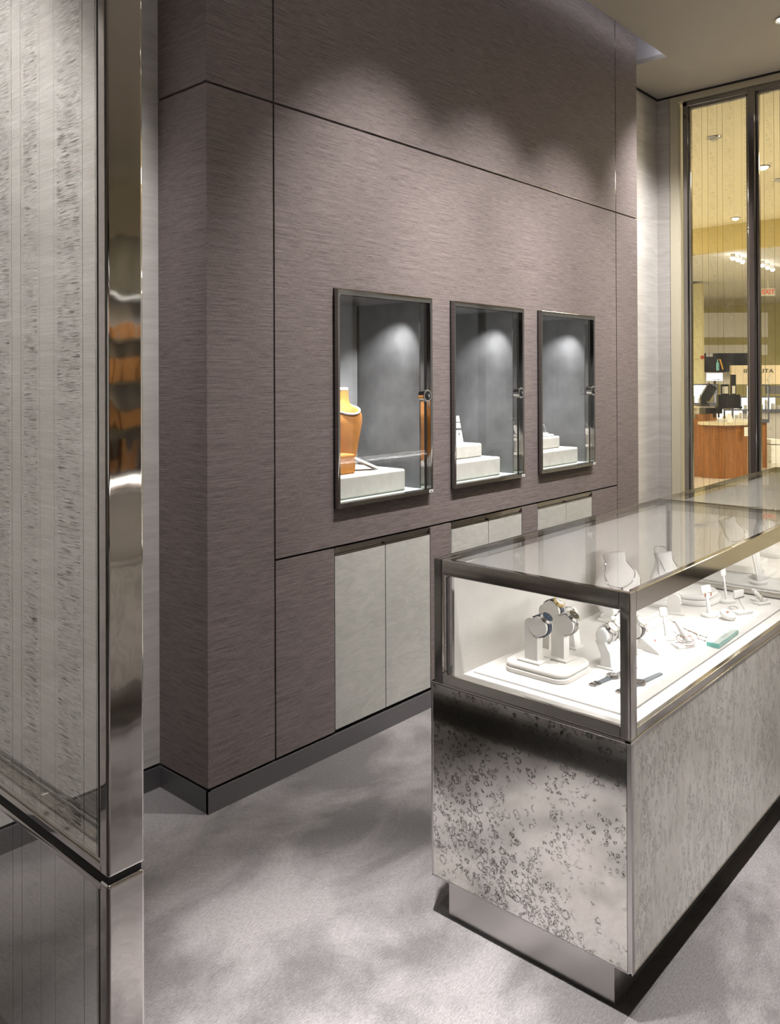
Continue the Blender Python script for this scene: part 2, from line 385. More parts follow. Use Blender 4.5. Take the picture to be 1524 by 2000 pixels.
def area(name, loc, aim, w, sx, sy, parent=None, col=(1, .97, .93)):
    l = bpy.data.lights.new(name, 'AREA'); l.energy = w; l.shape = 'RECTANGLE'; l.size = sx; l.size_y = sy; l.color = col
    o = bpy.data.objects.new(name, l); COL.objects.link(o); o.parent = parent
    o.location = loc; o.rotation_euler = (Vector(aim)-Vector(loc)).to_track_quat('-Z', 'Y').to_euler(); return o

# ------------------------------------------------------------------ the shell
ZC = 3.617; YF = 2.357; YB = 2.654; XW = 6.074
XP0, XP1 = 1.702, 5.08
struct('floor', MB().box(-5, XW+.03, -5.5, YB+.2, -.10, 0), 'carpet')
# feature wall: core with front panels parted by narrow grooves
NICHE = [2.312, 3.077, 3.849]; NW = .603; NZ0, NZ1 = .978, 1.858
CABX = [2.313, 3.079, 3.843]; CW = .608; CZ1 = .822
def slab_holes(mb, x0, x1, z0, z1, y0, y1, holes):
    xs = sorted({x0, x1, *[h[0] for h in holes], *[h[1] for h in holes]}); zs = sorted({z0, z1, *[h[2] for h in holes], *[h[3] for h in holes]})
    for i in range(len(xs)-1):
        for j in range(len(zs)-1):
            cx, cz = (xs[i]+xs[i+1])/2, (zs[j]+zs[j+1])/2
            if any(h[0] < cx < h[1] and h[2] < cz < h[3] for h in holes): continue
            mb.box(xs[i], xs[i+1], y0, y1, zs[j], zs[j+1])
G = .0035
nh = [(x+.004, x+NW-.004, NZ0+.004, NZ1-.004) for x in NICHE]; ch = [(x, x+CW, .088, CZ1) for x in CABX]
pan = MB(); PT = .018
for (a, b) in ((XP0+.0, 2.004), (4.78, XP1)):
    for (c, d) in ((.088, 2.525), (2.525, 4.05)): pan.box(a+(G if a > 1.8 else 0), b-(G if b < 5 else 0), YF, YF+PT, c+(G if c > 1 else 0), d-(G if d < 3 else 0))
pan.box(2.004+G, 4.78-G, YF, YF+PT, 2.525+G, 4.05)
slab_holes(pan, 2.004+G, 4.78-G, CZ1+G*1.5, 2.525-G, YF, YF+PT, nh)
pz = [2.004+G]+[v for x in CABX for v in (x-.002, x+CW+.002)]+[4.78-G]
for i in range(0, len(pz), 2): pan.box(pz[i], pz[i+1], YF, YF+PT, .088, CZ1-G)
# side of the pilaster
for (c, d) in ((.088, 2.525-G), (2.525+G, 4.05)):
    pan.box(XP0, XP0+PT, YF+PT, YB+.01, c, d); pan.box(XP1-PT, XP1, YF+PT, YB+.01, c, d)
struct('wall_front', pan, 'grass')
core = MB(); slab_holes(core, XP0+.012, XP1-.012, .002, 4.05, YF+PT, YF+PT+.12, nh+[(h[0], h[1], h[2], h[3]-.001) for h in ch])
core.box(XP0+PT, XP1-PT, YF+.50, YF+.56, .002, 4.05)
struct('wall_front_core', core, 'black').name = 'wall_core'
edge_hl = MB()  # thin steel strips put in as the bright highlight along the groove edges
edge_hl.box(XP0-.0008, XP1+.0008, YF-.0008, YF+.01, 2.5285, 2.5305); edge_hl.box(XP0-.0008, XP0+.01, YF, YB, 2.5285, 2.5305)
for x in (2.004, 4.78): edge_hl.box(x-G-.0012, x-G, YF-.0006, YF+.01, .088, 4.05)
struct('trim_1', edge_hl, 'dsteel')
struct('wall_left', MB().box(-5, XP0+PT*.5, YB, YB+.1, .088, 4.05), 'white')
struct('wall_right', MB().box(XP1-PT*.5, XW, YB, YB+.1, 0, ZC+.01), 'white')
far = MB(); far.box(XW, XW+.12, 2.556, YB+.1, 0, ZC); struct('wall_far', far, 'white')
far2 = MB(); far2.box(XW, XW+.12, 2.488, 2.552, 0, ZC); far2.box(XW, XW+.12, -5.5, 2.488, 3.562, ZC)
struct('wall_far_reveal', far2, 'warm').name = 'wall_reveal'  # warm colour paints the store light's glow onto the reveal
# baseboards
bb = MB(); bb.box(XP0-.001, XP1+.001, YF-.001, YF+.012, 0, .0765); bb.box(XP0-.001, XP0+.012, YF, YB, 0, .0765); bb.box(XP1-.012, XP1+.001, YF, YB, 0, .0765)
struct('baseboard_front', bb, 'base')
struct('baseboard_left', MB().box(-5, XP0, YB-.003, YB+.09, 0, .0765), 'base')
struct('baseboard_right', MB().box(XP1, XW, YB-.003, YB+.09, 0, .0765), 'base')
g = MB(); g.box(-5, XP0, YB+.006, YB+.09, .07, .088); struct('trim_2', g, 'black')
# ceiling with the raised cove slot in front of the feature wall
cl = MB(); slab_holes_z = [(-5, 1.0, -5.5, YB+.1), (1.0, 5.298, -5.5, 2.241), (5.298, XW+.1, -5.5, YB+.1)]
for x0, x1, y0, y1 in slab_holes_z: cl.box(x0, x1, y0, y1, ZC, ZC+.03)
struct('ceiling', cl, 'ceil')
cv = MB(); cv.box(.9, 1.0, 2.2, YB+.2, ZC+.03, 4.1); cv.box(5.298, 5.36, 2.2, YB+.2, ZC+.03, 4.1); cv.box(.9, 5.36, 2.17, 2.241, ZC+.03, 4.1)
cv.box(.9, 5.36, 2.17, YB+.2, 4.06, 4.1); cv.box(XP1, 5.36, YB-.002, YB+.1, ZC, 4.1)
struct('ceiling_cove', cv, 'coven')
struct('trim_3', MB().box(XP1, XW, YB-.012, YB, ZC-.012, ZC).box(XW-.012, XW, -5.5, YB-.012, ZC-.012, ZC), 'black')
# shop walls behind the viewer
struct('wall_back', MB().box(-5.1, -5, -5.5, YB, 0, ZC), 'envwall')
bw = MB(); bw.box(-5, XW, -5.6, -5.5, 0, .4); bw.box(-5, XW, -5.6, -5.5, 2.3, ZC)
for i in range(6): bw.box(-5+i*2.1, -4.7+i*2.1, -5.6, -5.5, .4, 2.3)
struct('wall_near', bw, 'envwall')

sh = thing('added_shelving', 'tall lit shelves added behind the viewer to fill the reflections', 'shelves', (2.2, -4.9, 0))  # made-up shelves, put in only for the steel and mirrors to reflect
m = MB()
for z in (.05, .55, 1.0, 1.45, 1.9, 2.3): m.box(-2.6, 2.6, -.25, .15, z, z+.03)
for x in (-2.6, -1.3, 0, 1.3, 2.57): m.box(x, x+.03, -.25, .15, 0, 2.33)
m.build('frame', 'blackp', sh); MB().box(-2.6, 2.6, -.29, -.26, 0, 2.33).build('back_panel', 'suedew', sh)
rr = random.Random(3)
for z in (.58, 1.03, 1.48, 1.93):
    x = -2.5
    while x < 2.4: w_ = rr.uniform(.08, .3); MB().box(x, x+w_, -.15, .05, z, z+rr.uniform(.1, .32)).build('storage_box', 'wood', sh); x += w_+rr.uniform(.03, .3)
m = MB(); m.box(-2.6, 2.6, -.2, .2, 2.33, 2.9); m.build('header', 'blackp', sh); MB().box(-2.5, 2.5, .12, .14, 2.30, 2.33).build('light_strip', 'led', sh)
area('shelf_glow', (0, .5, 2.5), (0, -.2, 1.0), 60, 4, .2, sh)  # added glow so the shelves look bright in reflections
# ------------------------------------------------------------------ ceiling lamps
def downlight(x, y, z, aim, w, ang, label, r=.05, blend=.95, wide=0):
    t = thing('ceiling_downlight', label, 'ceiling light', (x, y, z), 0, 'recessed lights of the sales floor')
    rg = MB(); pts = [((r+.012)*math.cos(a*PI/16), (r+.012)*math.sin(a*PI/16), -.003) for a in range(32)]
    rg.tube(pts, .006, True); rg.build('trim_ring', 'satin', t, True)
    MB().cyl((0, 0, .002), (0, 0, -.002), r).build('lens', 'lamp', t)
    a = Vector(aim)-Vector((x, y, z))
    spot('beam', (0, 0, -.012), a, w, ang, blend, t)
    if wide: spot('fill_wash', (0, 0, -.012), (0, 0, -1), wide, 155, 1.0, t)  # added wide spot for general fill, apart from the lamp's own beam
    return t
for i, x in enumerate((2.61, 3.38, 4.15)):
    downlight(x, 1.22, ZC, (x, YF, 1.52), SPOT_WALL*.95, 57, ('recessed ceiling light aimed at the showcase with the orange bust', 'recessed ceiling light aimed at the middle showcase', 'recessed ceiling light aimed at the right showcase')[i])
downlight(1.35, 1.20, ZC, (1.38, 1.28, 0), SPOT_FLOOR, 29, 'recessed ceiling light over the bright carpet patch in front of the case')
downlight(1.3, .55, ZC, (1.2, .85, 0), SPOT_FLOOR*.35, 30, 'recessed ceiling light over the carpet at the lower edge of the picture')
downlight(2.55, .30, ZC, (2.45, .42, 0), SPOT_FLOOR*.75, 34, 'recessed ceiling light over the carpet right of the near case', wide=FILL_W)
downlight(1.02, 1.85, ZC, (1.10, 2.65, 2.0), SPOT_WALL*.9, 50, 'ceiling light added to brighten the pale wall right behind the left screen')  # unseen lamp added to lift the pale wall
downlight(.2, 1.85, ZC, (.15, 2.65, 1.75), SPOT_WALL*.8, 50, 'ceiling light added to brighten the pale wall left of the screen')  # unseen lamp added to lift the wall seen past the screen
downlight(.30, 1.10, ZC, (.74, 1.75, 1.2), SPOT_WALL*.36, 46, 'ceiling light added to brighten the fabric glass screen')  # unseen lamp added so the fabric shows brighter
downlight(5.21, 1.475, ZC, (5.6, 2.7, 1.6), SPOT_WALL*.95, 80, 'recessed ceiling light at the top right edge of the picture', wide=FILL_W)
downlight(2.3, 1.9, ZC, (2.6, 2.05, 0), SPOT_FLOOR*.10, 24, 'recessed ceiling light over the carpet along the grey cabinets')
downlight(.9, -1.3, ZC, (1.0, -1.2, 0), SPOT_FLOOR*.35, 60, 'unseen recessed ceiling light with added fill, above the case behind the viewer', wide=FILL_W*1.3)
downlight(4.2, -1.0, ZC, (4.2, -.8, 0), SPOT_FLOOR*.5, 60, 'unseen recessed ceiling light with added fill, right of the picture over the aisle', wide=FILL_W)
# LED cove
cove = MB(); cove.box(5.105, 5.29, 2.246, 2.252, 3.66, 3.68); cove.box(1.1, 5.1, 2.246, 2.252, 3.66, 3.68)
tag(cove.build('cove_light', emis('cove_led', (.93, .93, 1), 5)), 'strip of cool light hidden in the raised slot of the ceiling', 'ceiling light')

# ------------------------------------------------------------------ glass partitions with laminated fabric
def partition_post(mb, x0, x1, y0, y1, z0, z1, bev=.007): mb.bbox(x0, x1, y0, y1, z0, z1, bev, 4)
L0 = (.722, 1.283, 0)
lp = thing('glass_partition', 'fabric laminated glass screen with mirror polished steel end post at left', 'partition', L0)
mv = (-L0[0], -L0[1], 0); X0, X1, YS = .722, .793, 1.283
p = MB(); p.bbox(X0, X1, YS, YS+.030, .655, ZC, .006, 4); p.build('upper_post', 'steelw', lp, True, mv)
p = MB(); p.bbox(X0, X1, YS, YS+.030, .10, .643, .006, 4); p.build('lower_post', 'steelw', lp, True, mv)
p = MB(); p.box(X0+.004, X1-.004, YS+.006, YB, .640, .657); p.build('gap_bar', 'black', lp, False, mv)
p = MB()
for x in (X0, X1-.018):
    p.bbox(x, x+.018, YS+.02, YB, .659, .672, .002); p.bbox(x+.002, x+.016, YS+.02, YB, .676, .681, .002)
    p.bbox(x, x+.018, YS+.02, YB, .628, .640, .002)
p.box(X0+.006, X1-.006, YS+.02, YB, .655, .66); p.build('middle_rail', 'steel', lp, True, mv)
p = MB()
for x in (X0+.001, X1-.013): p.bbox(x, x+.012, YS+.030, YS+.036, .68, ZC, .002)
for x in (X0+.001, X1-.013): p.bbox(x, x+.012, YS+.030, YS+.036, .10, .63, .002)
p.build('glazing_bead', 'dsteel', lp, True, mv)
p = MB(); p.box(X1-.012, X1-.006, YS+.03, YB, .672, .684); p.box(X1-.013, X1-.005, YS+.036, YB, .660, .676); p.build('seal', 'black', lp, False, mv)
OFF_L = -(1.332-YS)-.0+ (PER-.045) - .0
fabL = fabric_glass('fabric_glass_near', offset=(PER-(1.3317-YS)+.0) % PER - .045 + PER - .067 + .067, haze=.26)
fabLL = fabric_glass('fabric_glass_near_low', offset=(PER-(1.3317-YS)+.0) % PER - .045 + PER - .067 + .067, haze=.07, dkm=.25, ltm=.22, fv=.05)  # same fabric made thinner, so the lower pane shows its shade
p = MB(); p.box(X0+.005, X0+.011, YS+.03, YB, .676, ZC); p.build('upper_pane', 'glass', lp, False, mv); MB().sheet(X0+.008, YS+.03, YB, .676, ZC).build('fabric_layer', fabL, lp, False, mv)
p = MB(); p.box(X1-.011, X1-.006, YS+.03, YB, .684, ZC); p.build('rear_pane', 'glass', lp, False, mv)
p = MB(); p.box(X0+.005, X0+.011, YS+.03, YB, .10, .632); p.build('lower_pane', 'glass', lp, False, mv); MB().sheet(X0+.008, YS+.03, YB, .10, .632).build('fabric_layer', fabLL, lp, False, mv)
p = MB(); p.box(X0+.006, X1-.006, YS+.01, YB, 0, .10); p.build('plinth', 'black', lp, False, mv)
for yy in (1.475, 1.555, 1.318):
    p = MB(); p.cyl((X0+.012, yy, .70), (X0+.030, yy, .70), .004, .003, 12); p.build('glass_clip', 'steel', lp, True, mv)

R0 = (XW+.02, 1.95, 0)
rp = thing('glass_partition', 'tall glass partition with dark steel mullions closing the shop at right', 'partition', R0)
mv = (-R0[0], -R0[1], 0); xa, xb = XW+.015, XW+.075
p = MB(); p.bbox(xa, xb, 2.420, 2.462, 0, 3.562, .008, 3); p.bbox(xa+.012, xb-.012, 2.404, 2.422, 0, 3.545, .004, 2); p.build('side_post', 'dsteel', rp, True, mv)
p = MB(); p.bbox(xa-.006, xb, 1.935, 1.990, 0, 3.562, .010, 3)
p.bbox(xa+.012, xb-.012, 1.990, 2.004, 0, 3.545, .004, 2); p.bbox(xa+.012, xb-.012, 1.916, 1.934, 0, 3.545, .004, 2); p.build('middle_post', 'dsteel', rp, True, mv)
p = MB(); p.bbox(xa, xb, -1.2, 2.462, 3.520, 3.562, .008, 3); p.bbox(xa+.012, xb-.012, -1.2, 2.42, 3.500, 3.522, .004, 2); p.build('top_rail', 'dsteel', rp, True, mv)
p = MB(); p.bbox(xa, xb, -1.2, 2.462, 0, .08, .006, 3); p.build('bottom_rail', 'dsteel', rp, True, mv)
p = MB(); p.bbox(xa, xb, -1.24, -1.19, 0, 3.562, .008, 3); p.bbox(xa, xb, .34, .395, 0, 3.562, .008, 3); p.build('hidden_post', 'dsteel', rp, True, mv).name = 'end_post'
fabR = fabric_glass('fabric_glass_far', offset=.02, haze=.0, dark=(.10, .095, .06), light=(.60, .58, .50), dkm=.5, ltm=.18, fv=.008, lnm=.7)
for a, b in ((1.998, 2.412), (.39, 1.925), (-1.2, .345)):
    p = MB(); p.box(xa+.025, xa+.032, a, b, .07, 3.51); p.build('pane', 'glass', rp, False, mv); MB().sheet(xa+.0285, a, b, .07, 3.51).build('fabric_layer', fabR, rp, False, mv)

# ------------------------------------------------------------------ wall showcases
def showcase(x0, label):
    t = thing('wall_showcase', label, 'showcase', (x0, YF, NZ0), 0, None)
    w, h = NW, NZ1-NZ0; P = .025
    f = MB()   # polished frame standing proud of the wall
    f.bbox(0, .013, -P, .005, 0, h, .0025, 2); f.bbox(w-.016, w, -P, .005, 0, h, .0025, 2)
    f.bbox(.010, w-.014, -P, .005, h-.024, h, .0025, 2); f.bbox(.010, w-.014, -P, .005, 0, .020, .0025, 2)
    f.build('frame', 'dsteel', t, True)
    s = MB(); s.box(-.0012, .0008, -.006, 0, -.001, h+.001); s.box(0, w, -.006, 0, -.0012, .0006); s.box(0, w, -.006, 0, h-.0006, h+.0012); s.box(w-.0008, w+.0012, -.006, 0, 0, h); s.build('shadow_gap', 'black', t)
    MB().box(.013, .017, -.004, .030, .020, h-.024).build('door_stile', 'dsteel', t); MB().box(w-.026, w-.016, .006, .032, .020, h-.024).build('door_stile', 'steelw', t)
    gl = MB(); gl.box(.013, w-.016, -.012, -.006, .019, h-.023); gl.build('door', 'glass', t)
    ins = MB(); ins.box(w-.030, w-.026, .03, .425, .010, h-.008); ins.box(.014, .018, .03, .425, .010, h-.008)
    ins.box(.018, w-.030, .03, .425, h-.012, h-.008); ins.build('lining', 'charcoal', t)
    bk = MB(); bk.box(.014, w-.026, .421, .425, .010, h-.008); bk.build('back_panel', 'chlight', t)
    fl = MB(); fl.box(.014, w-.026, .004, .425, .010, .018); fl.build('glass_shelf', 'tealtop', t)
    k = MB(); k.cyl((w-.064, -.012, .441), (w-.064, -.047, .441), .0255, seg=32); k.cyl((w-.064, -.038, .441), (w-.064, -.044, .441), .0280, seg=32)
    kn = k.build('lock', 'steel', t, True)
    c = MB(); c.cyl((w-.064, -.047, .441), (w-.064, -.0485, .441), .0205, seg=24); kc = c.build('lock_face', 'blackp', kn, True)
    c = MB(); c.cyl((w-.064, -.048, .441), (w-.064, -.053, .441), .0065, seg=16); c.box(w-.066, w-.062, -.0545, -.05, .432, .450); c.build('key_hole', 'silver', kn, True)
    c = MB(); c.box(w-.030, w-.003, -P-.0012, -P, .004, .017); lb = c.build('label_tag', 'card', t)
    c = MB(); c.box(w-.024, w-.009, -P-.002, -P-.001, .008, .012); c.build('tag_print', 'ink', lb)
    lm = MB(); lm.cyl((w-.17, .036, h-.0125), (w-.17, .036, h-.0150), .014, seg=20); lm.build('lamp', 'lamp', t)
    lm = MB(); lm.cyl((.20, .036, h-.0125), (.20, .036, h-.0150), .014, seg=20); lm.build('lamp', 'lamp', t)
    spot('lamp_beam', (w-.17, .075, h-.03), (w-.03, .22, h-.40), NICHE_W, 80, .9, t, (1, .98, .96), .01)
    spot('lamp_beam', (.20, .075, h-.03), (.22, .22, 0), NICHE_W*1.9, 100, .8, t, (1, .98, .96), .01)
    return t
showcase(NICHE[0], 'glazed wall showcase on the left holding an orange suede bust')
showcase(NICHE[1], 'middle glazed wall showcase with a white earring board on two steps')
showcase(NICHE[2], 'right glazed wall showcase with a pale bracelet on two steps')
def plinth(x0, x1, y0, y1, z0, z1, label):
    o = MB().bbox(x0, x1, y0, y1, z0, z1, .010, 4).build('display_plinth', 'plinth', None, True)
    return tag(o, label, 'plinth')
ZS = NZ0+.018
plinth(2.336, 2.802, 2.40, 2.74, ZS, 1.092, 'wide plaster coloured plinth under the orange bust in the left showcase')
plinth(3.105, 3.556, 2.40, 2.74, ZS, 1.090, 'wide lower step in the middle showcase')
plinth(3.125, 3.492, 2.47, 2.72, 1.090, 1.160, 'narrower upper step in the middle showcase, under the earring board')
plinth(3.875, 4.366, 2.40, 2.74, ZS, 1.086, 'wide lower step in the right showcase')
plinth(3.900, 4.262, 2.46, 2.72, 1.086, 1.155, 'narrower upper step in the right showcase, under the bracelet')

# orange bust
def necklace(mb_rings, theta_z, r=.0022, off=.003):
    pass
def ring_at(rings, z):
    for a, b in zip(rings, rings[1:]):
        if a[2] <= z <= b[2]:
            f = (z-a[2])/(b[2]-a[2]); return [a[i]+(b[i]-a[i])*f for i in range(6)]
    return list(rings[-1] if z > rings[-1][2] else rings[0])
def drape(rings, zback, zfront, off=.003, n=60, front=-PI/2, sharp=1.6, span=2*PI, shift=0):
    pts = []
    for i in range(n):
        th = 2*PI*i/n
        c = (1+math.cos(th-front-shift))/2; z = zback+(zfront-zback)*c**sharp
        R = ring_at(rings, z); pts.append((R[0]+(R[3]+off)*math.cos(th), R[1]+(R[4]+off)*math.sin(th), z))
    return pts
bt = thing('jewellery_bust', 'orange suede bust with a silver collar in the left showcase', 'bust', (2.560, 2.57, 1.092), .15)
BR = [(0, 0, 0, .085, .050, 0), (0, 0, .06, .092, .056, 0), (0, 0, .14, .112, .066, 0), (0, 0, .21, .134, .072, 0), (0, 0, .245, .132, .070, 0), (0, 0, .270, .108, .060, 0), (0, 0, .283, .066, .048, 0), (0, 0, .298, .044, .040, 0), (0, 0, .32, .037, .037, 0), (0, 0, .352, .036, .036, 0)]
MB().loft(BR).build('torso', 'tan', bt, True)
MB().loft([(0, 0, .352, .036, .036, 0), (0, 0, .354, .037, .037, 0), (0, 0, .360, .037, .037, 0), (0, 0, .366, .030, .030, 0)]).build('neck_cap', 'plinth', bt, True)
nk = MB().tube(drape(BR, .305, .250, .004, sharp=2.2), .0048, True).build('necklace_silver', 'whited', None, True)
nk.name = 'collar_necklace'; nk.location = bt.location; nk.rotation_euler = bt.rotation_euler; tag(nk, 'silver collar necklace round the neck of the orange bust', 'necklace')
o = MB().bbox(2.36, 2.527, 2.445, 2.525, 1.092, 1.176, .008, 3).build('display_block', 'tan', None, True)
tag(o, 'small orange suede block in front of the orange bust', 'display block')
cdm = MB(); cdm.prism([(-.10, .062), (-.094, .070), (.048, .010), (.042, .0)], 'y', -.030, .030, .0015)
t = thing('display_ramp', 'white sloping ramp with a thin chain beside the orange bust', 'display ramp', (2.655, 2.50, 1.093), -.25)
cdm.build('board', 'card', t, True)
MB().box(-.096, -.088, -.024, .024, 0, .062).build('prop_leg', 'card', t)
MB().tube([(-.085, -.006, .0690), (-.03, -.006, .0465), (.030, -.006, .0205)], .0014).build('chain', 'silver', t, True)
# earring board in showcase 2
t = thing('earring_board', 'white tilted board with dark bands and two pairs of earrings on the upper step', 'earring stand', (3.372, 2.55, 1.160), -.45)
def slopebox(x0, x1, h0, h1, th=.006, lean=.35):
    # a board leaning back: h measured along the board
    m = MB(); c, s = math.cos(lean), math.sin(lean)
    pts = [(h0*s, h0*c), (h1*s, h1*c), (h1*s+th*c, h1*c-th*s), (h0*s+th*c, h0*c-th*s)]
    return m.prism([(-.02+a, b) for a, b in pts], 'x', x0, x1)
slopebox(-.035, .035, 0, .150).build('board', 'card', t)
b_ = slopebox(-.0355, .0355, .074, .085, .0075); b_.build('band', 'ink', t, False, (0, -.001, 0))
b_ = slopebox(-.0355, .0355, .114, .120, .0075); b_.build('band', 'ink', t, False, (0, -.001, 0))
for x in (-.016, .016):
    MB().ball((x, -.004, .062), .003).ball((x, -.008, .050), .0042, 1, .6, 1.6).build('earring', 'silver', t, True)
MB().box(-.03, .03, .02, .026, 0, .11).build('prop_leg', 'card', t)
# bracelet in showcase 3
t = thing('bracelet_pad', 'low white pad on the upper step of the right showcase', 'display pad', (4.175, 2.525, 1.155), 0)
MB().rounded(0, 0, 0, .010, .075, .050, .045, .004).build('pad', 'suedew', t, True)
MB().rounded(-.01, .005, .010, .020, .05, .036, .034, .004).build('pad_top', 'suedew', t, True)
br = MB()
for i in range(26):
    a = 2*PI*i/26; br.ball((4.172+.030*math.cos(a), 2.525+.012*math.sin(a), 1.155+.020+.030+.029*math.sin(a)), .0045, seg=8)
tag(br.build('beaded_bracelet', 'silver', None, True), 'silver beaded bracelet standing on the white pad in the right showcase', 'bracelet')

# ------------------------------------------------------------------ base cabinets under the showcases
def cabinet(x0, label):
    t = thing('base_cabinet', label, 'cabinet', (x0, YF, .09)); w = CW; zt = CZ1-.09
    MB().box(0, w, .022, .13, 0, zt-.002).build('carcass', 'black', t)
    for i in (0, 1):
        a = .002+i*(w/2); MB().bbox(a, a+w/2-.004, 0, .02, .003, zt-.036, .001, 1).build('door', 'leather', t)
    h = MB(); h.box(.001, w-.001, -.001, .020, zt-.009, zt-.002); h.bbox(.001, w-.001, .006, .020, zt-.020, zt-.009, .001)
    h.bbox(.001, w-.001, -.001, .012, zt-.0345, zt-.029, .001); h.bbox(.001, w-.001, .010, .020, zt-.029, zt-.020, .001)
    h.box(w/2-.0015, w/2+.0015, -.002, .01, zt-.036, zt-.024)
    h.build('handle', 'dsteel', t, True); return t
cabinet(CABX[0], 'pale grey two door cabinet set in the wall under the left showcase')
cabinet(CABX[1], 'pale grey two door cabinet set in the wall under the middle showcase')
cabinet(CABX[2], 'pale grey two door cabinet set in the wall under the right showcase')

# ------------------------------------------------------------------ display cases
CL = 1.476; CWD = .594      # length along x, width along y
def display_case(x0, y0, label, L=CL, light=True):
    t = thing('display_case', label, 'display case', (x0, y0, 0)); w = CWD
    zb, zm, zt = .11, .652, .996
    MB().box(.024, L-.0, .057, w-.041, 0, zb).build('toe_kick', 'plinthg', t)
    MB().bbox(.003, L-.0, .003, w-.003, zb, zm-.008, .001, 1).build('body', 'black', t)
    # mirror panels
    MB().box(0, .004, .012, w-.006, zb+.004, zm-.006).build('end_panel', 'mirror', t)
    MB().box(.012, L-.004, 0, .004, zb+.004, zm-.006).build('front_panel', 'mirror2', t)
    MB().box(.012, L-.004, w-.004, w, zb+.004, zm-.006).build('rear_panel', 'mirror2', t)
    e = MB(); e.bbox(-.001, .011, -.001, .011, zb, zm-.004, .0015, 2)
    for z in (zb, ): e.bbox(-.0012, L, -.0012, .008, z-.001, z+.004, .001, 1); e.bbox(-.0012, .008, 0, w, z-.001, z+.004, .001, 1)
    e.bbox(-.0012, .006, w-.006, w+.001, zb, zm, .001, 1); e.build('edge_trim', 'satin', t, True)
    q = MB()   # ledge under the glass box
    q.bbox(-.0015, L, -.0015, .016, zm-.008, zm, .0015, 2); q.bbox(-.0015, .016, 0, w+.001, zm-.008, zm, .0015, 2); q.bbox(0, L, w-.014, w+.0015, zm-.008, zm, .0015, 2)
    q.build('ledge', 'steel', t, True)
    yg = w-.010; zr = zt-.050
    q = MB(); q.prism([(0, 0), (.034, 0), (.034, .013), (.016, .013), (.016, .027), (0, .027)], 'z', zm, zt, .0022); q.build('front_post', 'steel', t, True)
    q = MB(); q.bbox(0, .014, yg-.028, yg, zm, zt, .0025, 3); q.build('rear_post', 'dsteel', t, True)
    q = MB(); q.bbox(L-.022, L, yg-.026, yg, zm, zt-.021, .0025, 3); q.build('far_post', 'steel', t, True)
    b = MB(); b.bbox(.0006, .015, .0275, yg-.0285, zm+.0002, zm+.028, .002, 2); b.bbox(.0345, L, .0006, .015, zm+.0002, zm+.022, .002, 2); b.bbox(.0145, L-.023, yg-.014, yg-.0006, zm, zm+.024, .002, 2); b.build('bottom_rail', 'steel', t, True)
    q = MB(); q.bbox(.001, .015, yg-.046, yg-.042, zm+.029, zt-.047, .001, 1); q.build('door_track', 'black', t)
    r = MB(); r.bbox(.0006, .018, .0275, yg-.0285, zt-.044, zt-.0003, .0025, 3); r.build('end_top_rail', 'steel', t, True)
    r = MB(); r.bbox(.0345, L, .0006, .020, zr, zt-.0003, .0025, 3); r.build('front_top_rail', 'steel', t, True)
    r = MB(); r.bbox(.0145, L, yg-.012, yg-.0006, zt-.020, zt-.0003, .002, 2); r.build('rear_top_rail', 'dsteel', t, True)
    r = MB(); r.bbox(L-.006, L, .021, yg-.013, zt-.016, zt, .002, 2); r.build('far_top_rail', 'dsteel', t, True)
    MB().box(.0185, L-.007, .0205, yg-.0125, zt-.007, zt-.001).build('top_pane', 'glass', t)
    MB().box(.003, .008, .027, yg-.028, zm+.028, zt-.044).build('end_pane', 'glass', t)
    MB().box(.034, L-.002, .003, .008, zm+.022, zt-.05).build('front_pane', 'glass', t)
    MB().box(L-.010, L-.004, .012, yg-.02, zm+.02, zt-.02).build('far_pane', 'glass', t)
    dk = MB(); dk.box(.016, L-.002, .016, yg-.014, zm+.002, zm+.010); dk.bbox(.102, L-.05, .062, yg-.060, zm+.010, zm+.016, .001, 1); dk.build('deck', 'deck', t)
    bp = MB(); n = 2
    for i in range(n): bp.box(.034+i*(L-.04)/n, .034+(i+1)*(L-.04)/n-.002, yg-.046+.003*i, yg-.038+.003*i, zm+.010, zt-.022)
    bp.build('rear_door', 'backp', t)
    l = MB(); l.box(.04, L-.02, .021, .030, zt-.048, zt-.040); l.build('light_strip', 'led', t)
    if light:
        area('strip_glow', (L/2, .036, zt-.052), (L/2, .30, zm+.02), CASE_W, L-.1, .02, t, (1, .975, .94))
        area('strip_glow', (L/2, .030, zt-.030), (L/2, .60, zt-.18), CASE_W*.28, L-.1, .012, t, (1, .975, .94))
    return t
case1 = display_case(1.802, .858, 'near glass topped display case of watches on an antiqued mirror base')
case2 = display_case(3.284, .858, 'second glass topped display case directly behind the near one', L=1.556)
case3 = display_case(1.25, -1.40, 'glass topped display case seen only reflected in the screen post', L=1.9)
ZD = .668   # top of the deck pad
GJ = 'ivory display stands in the near case'

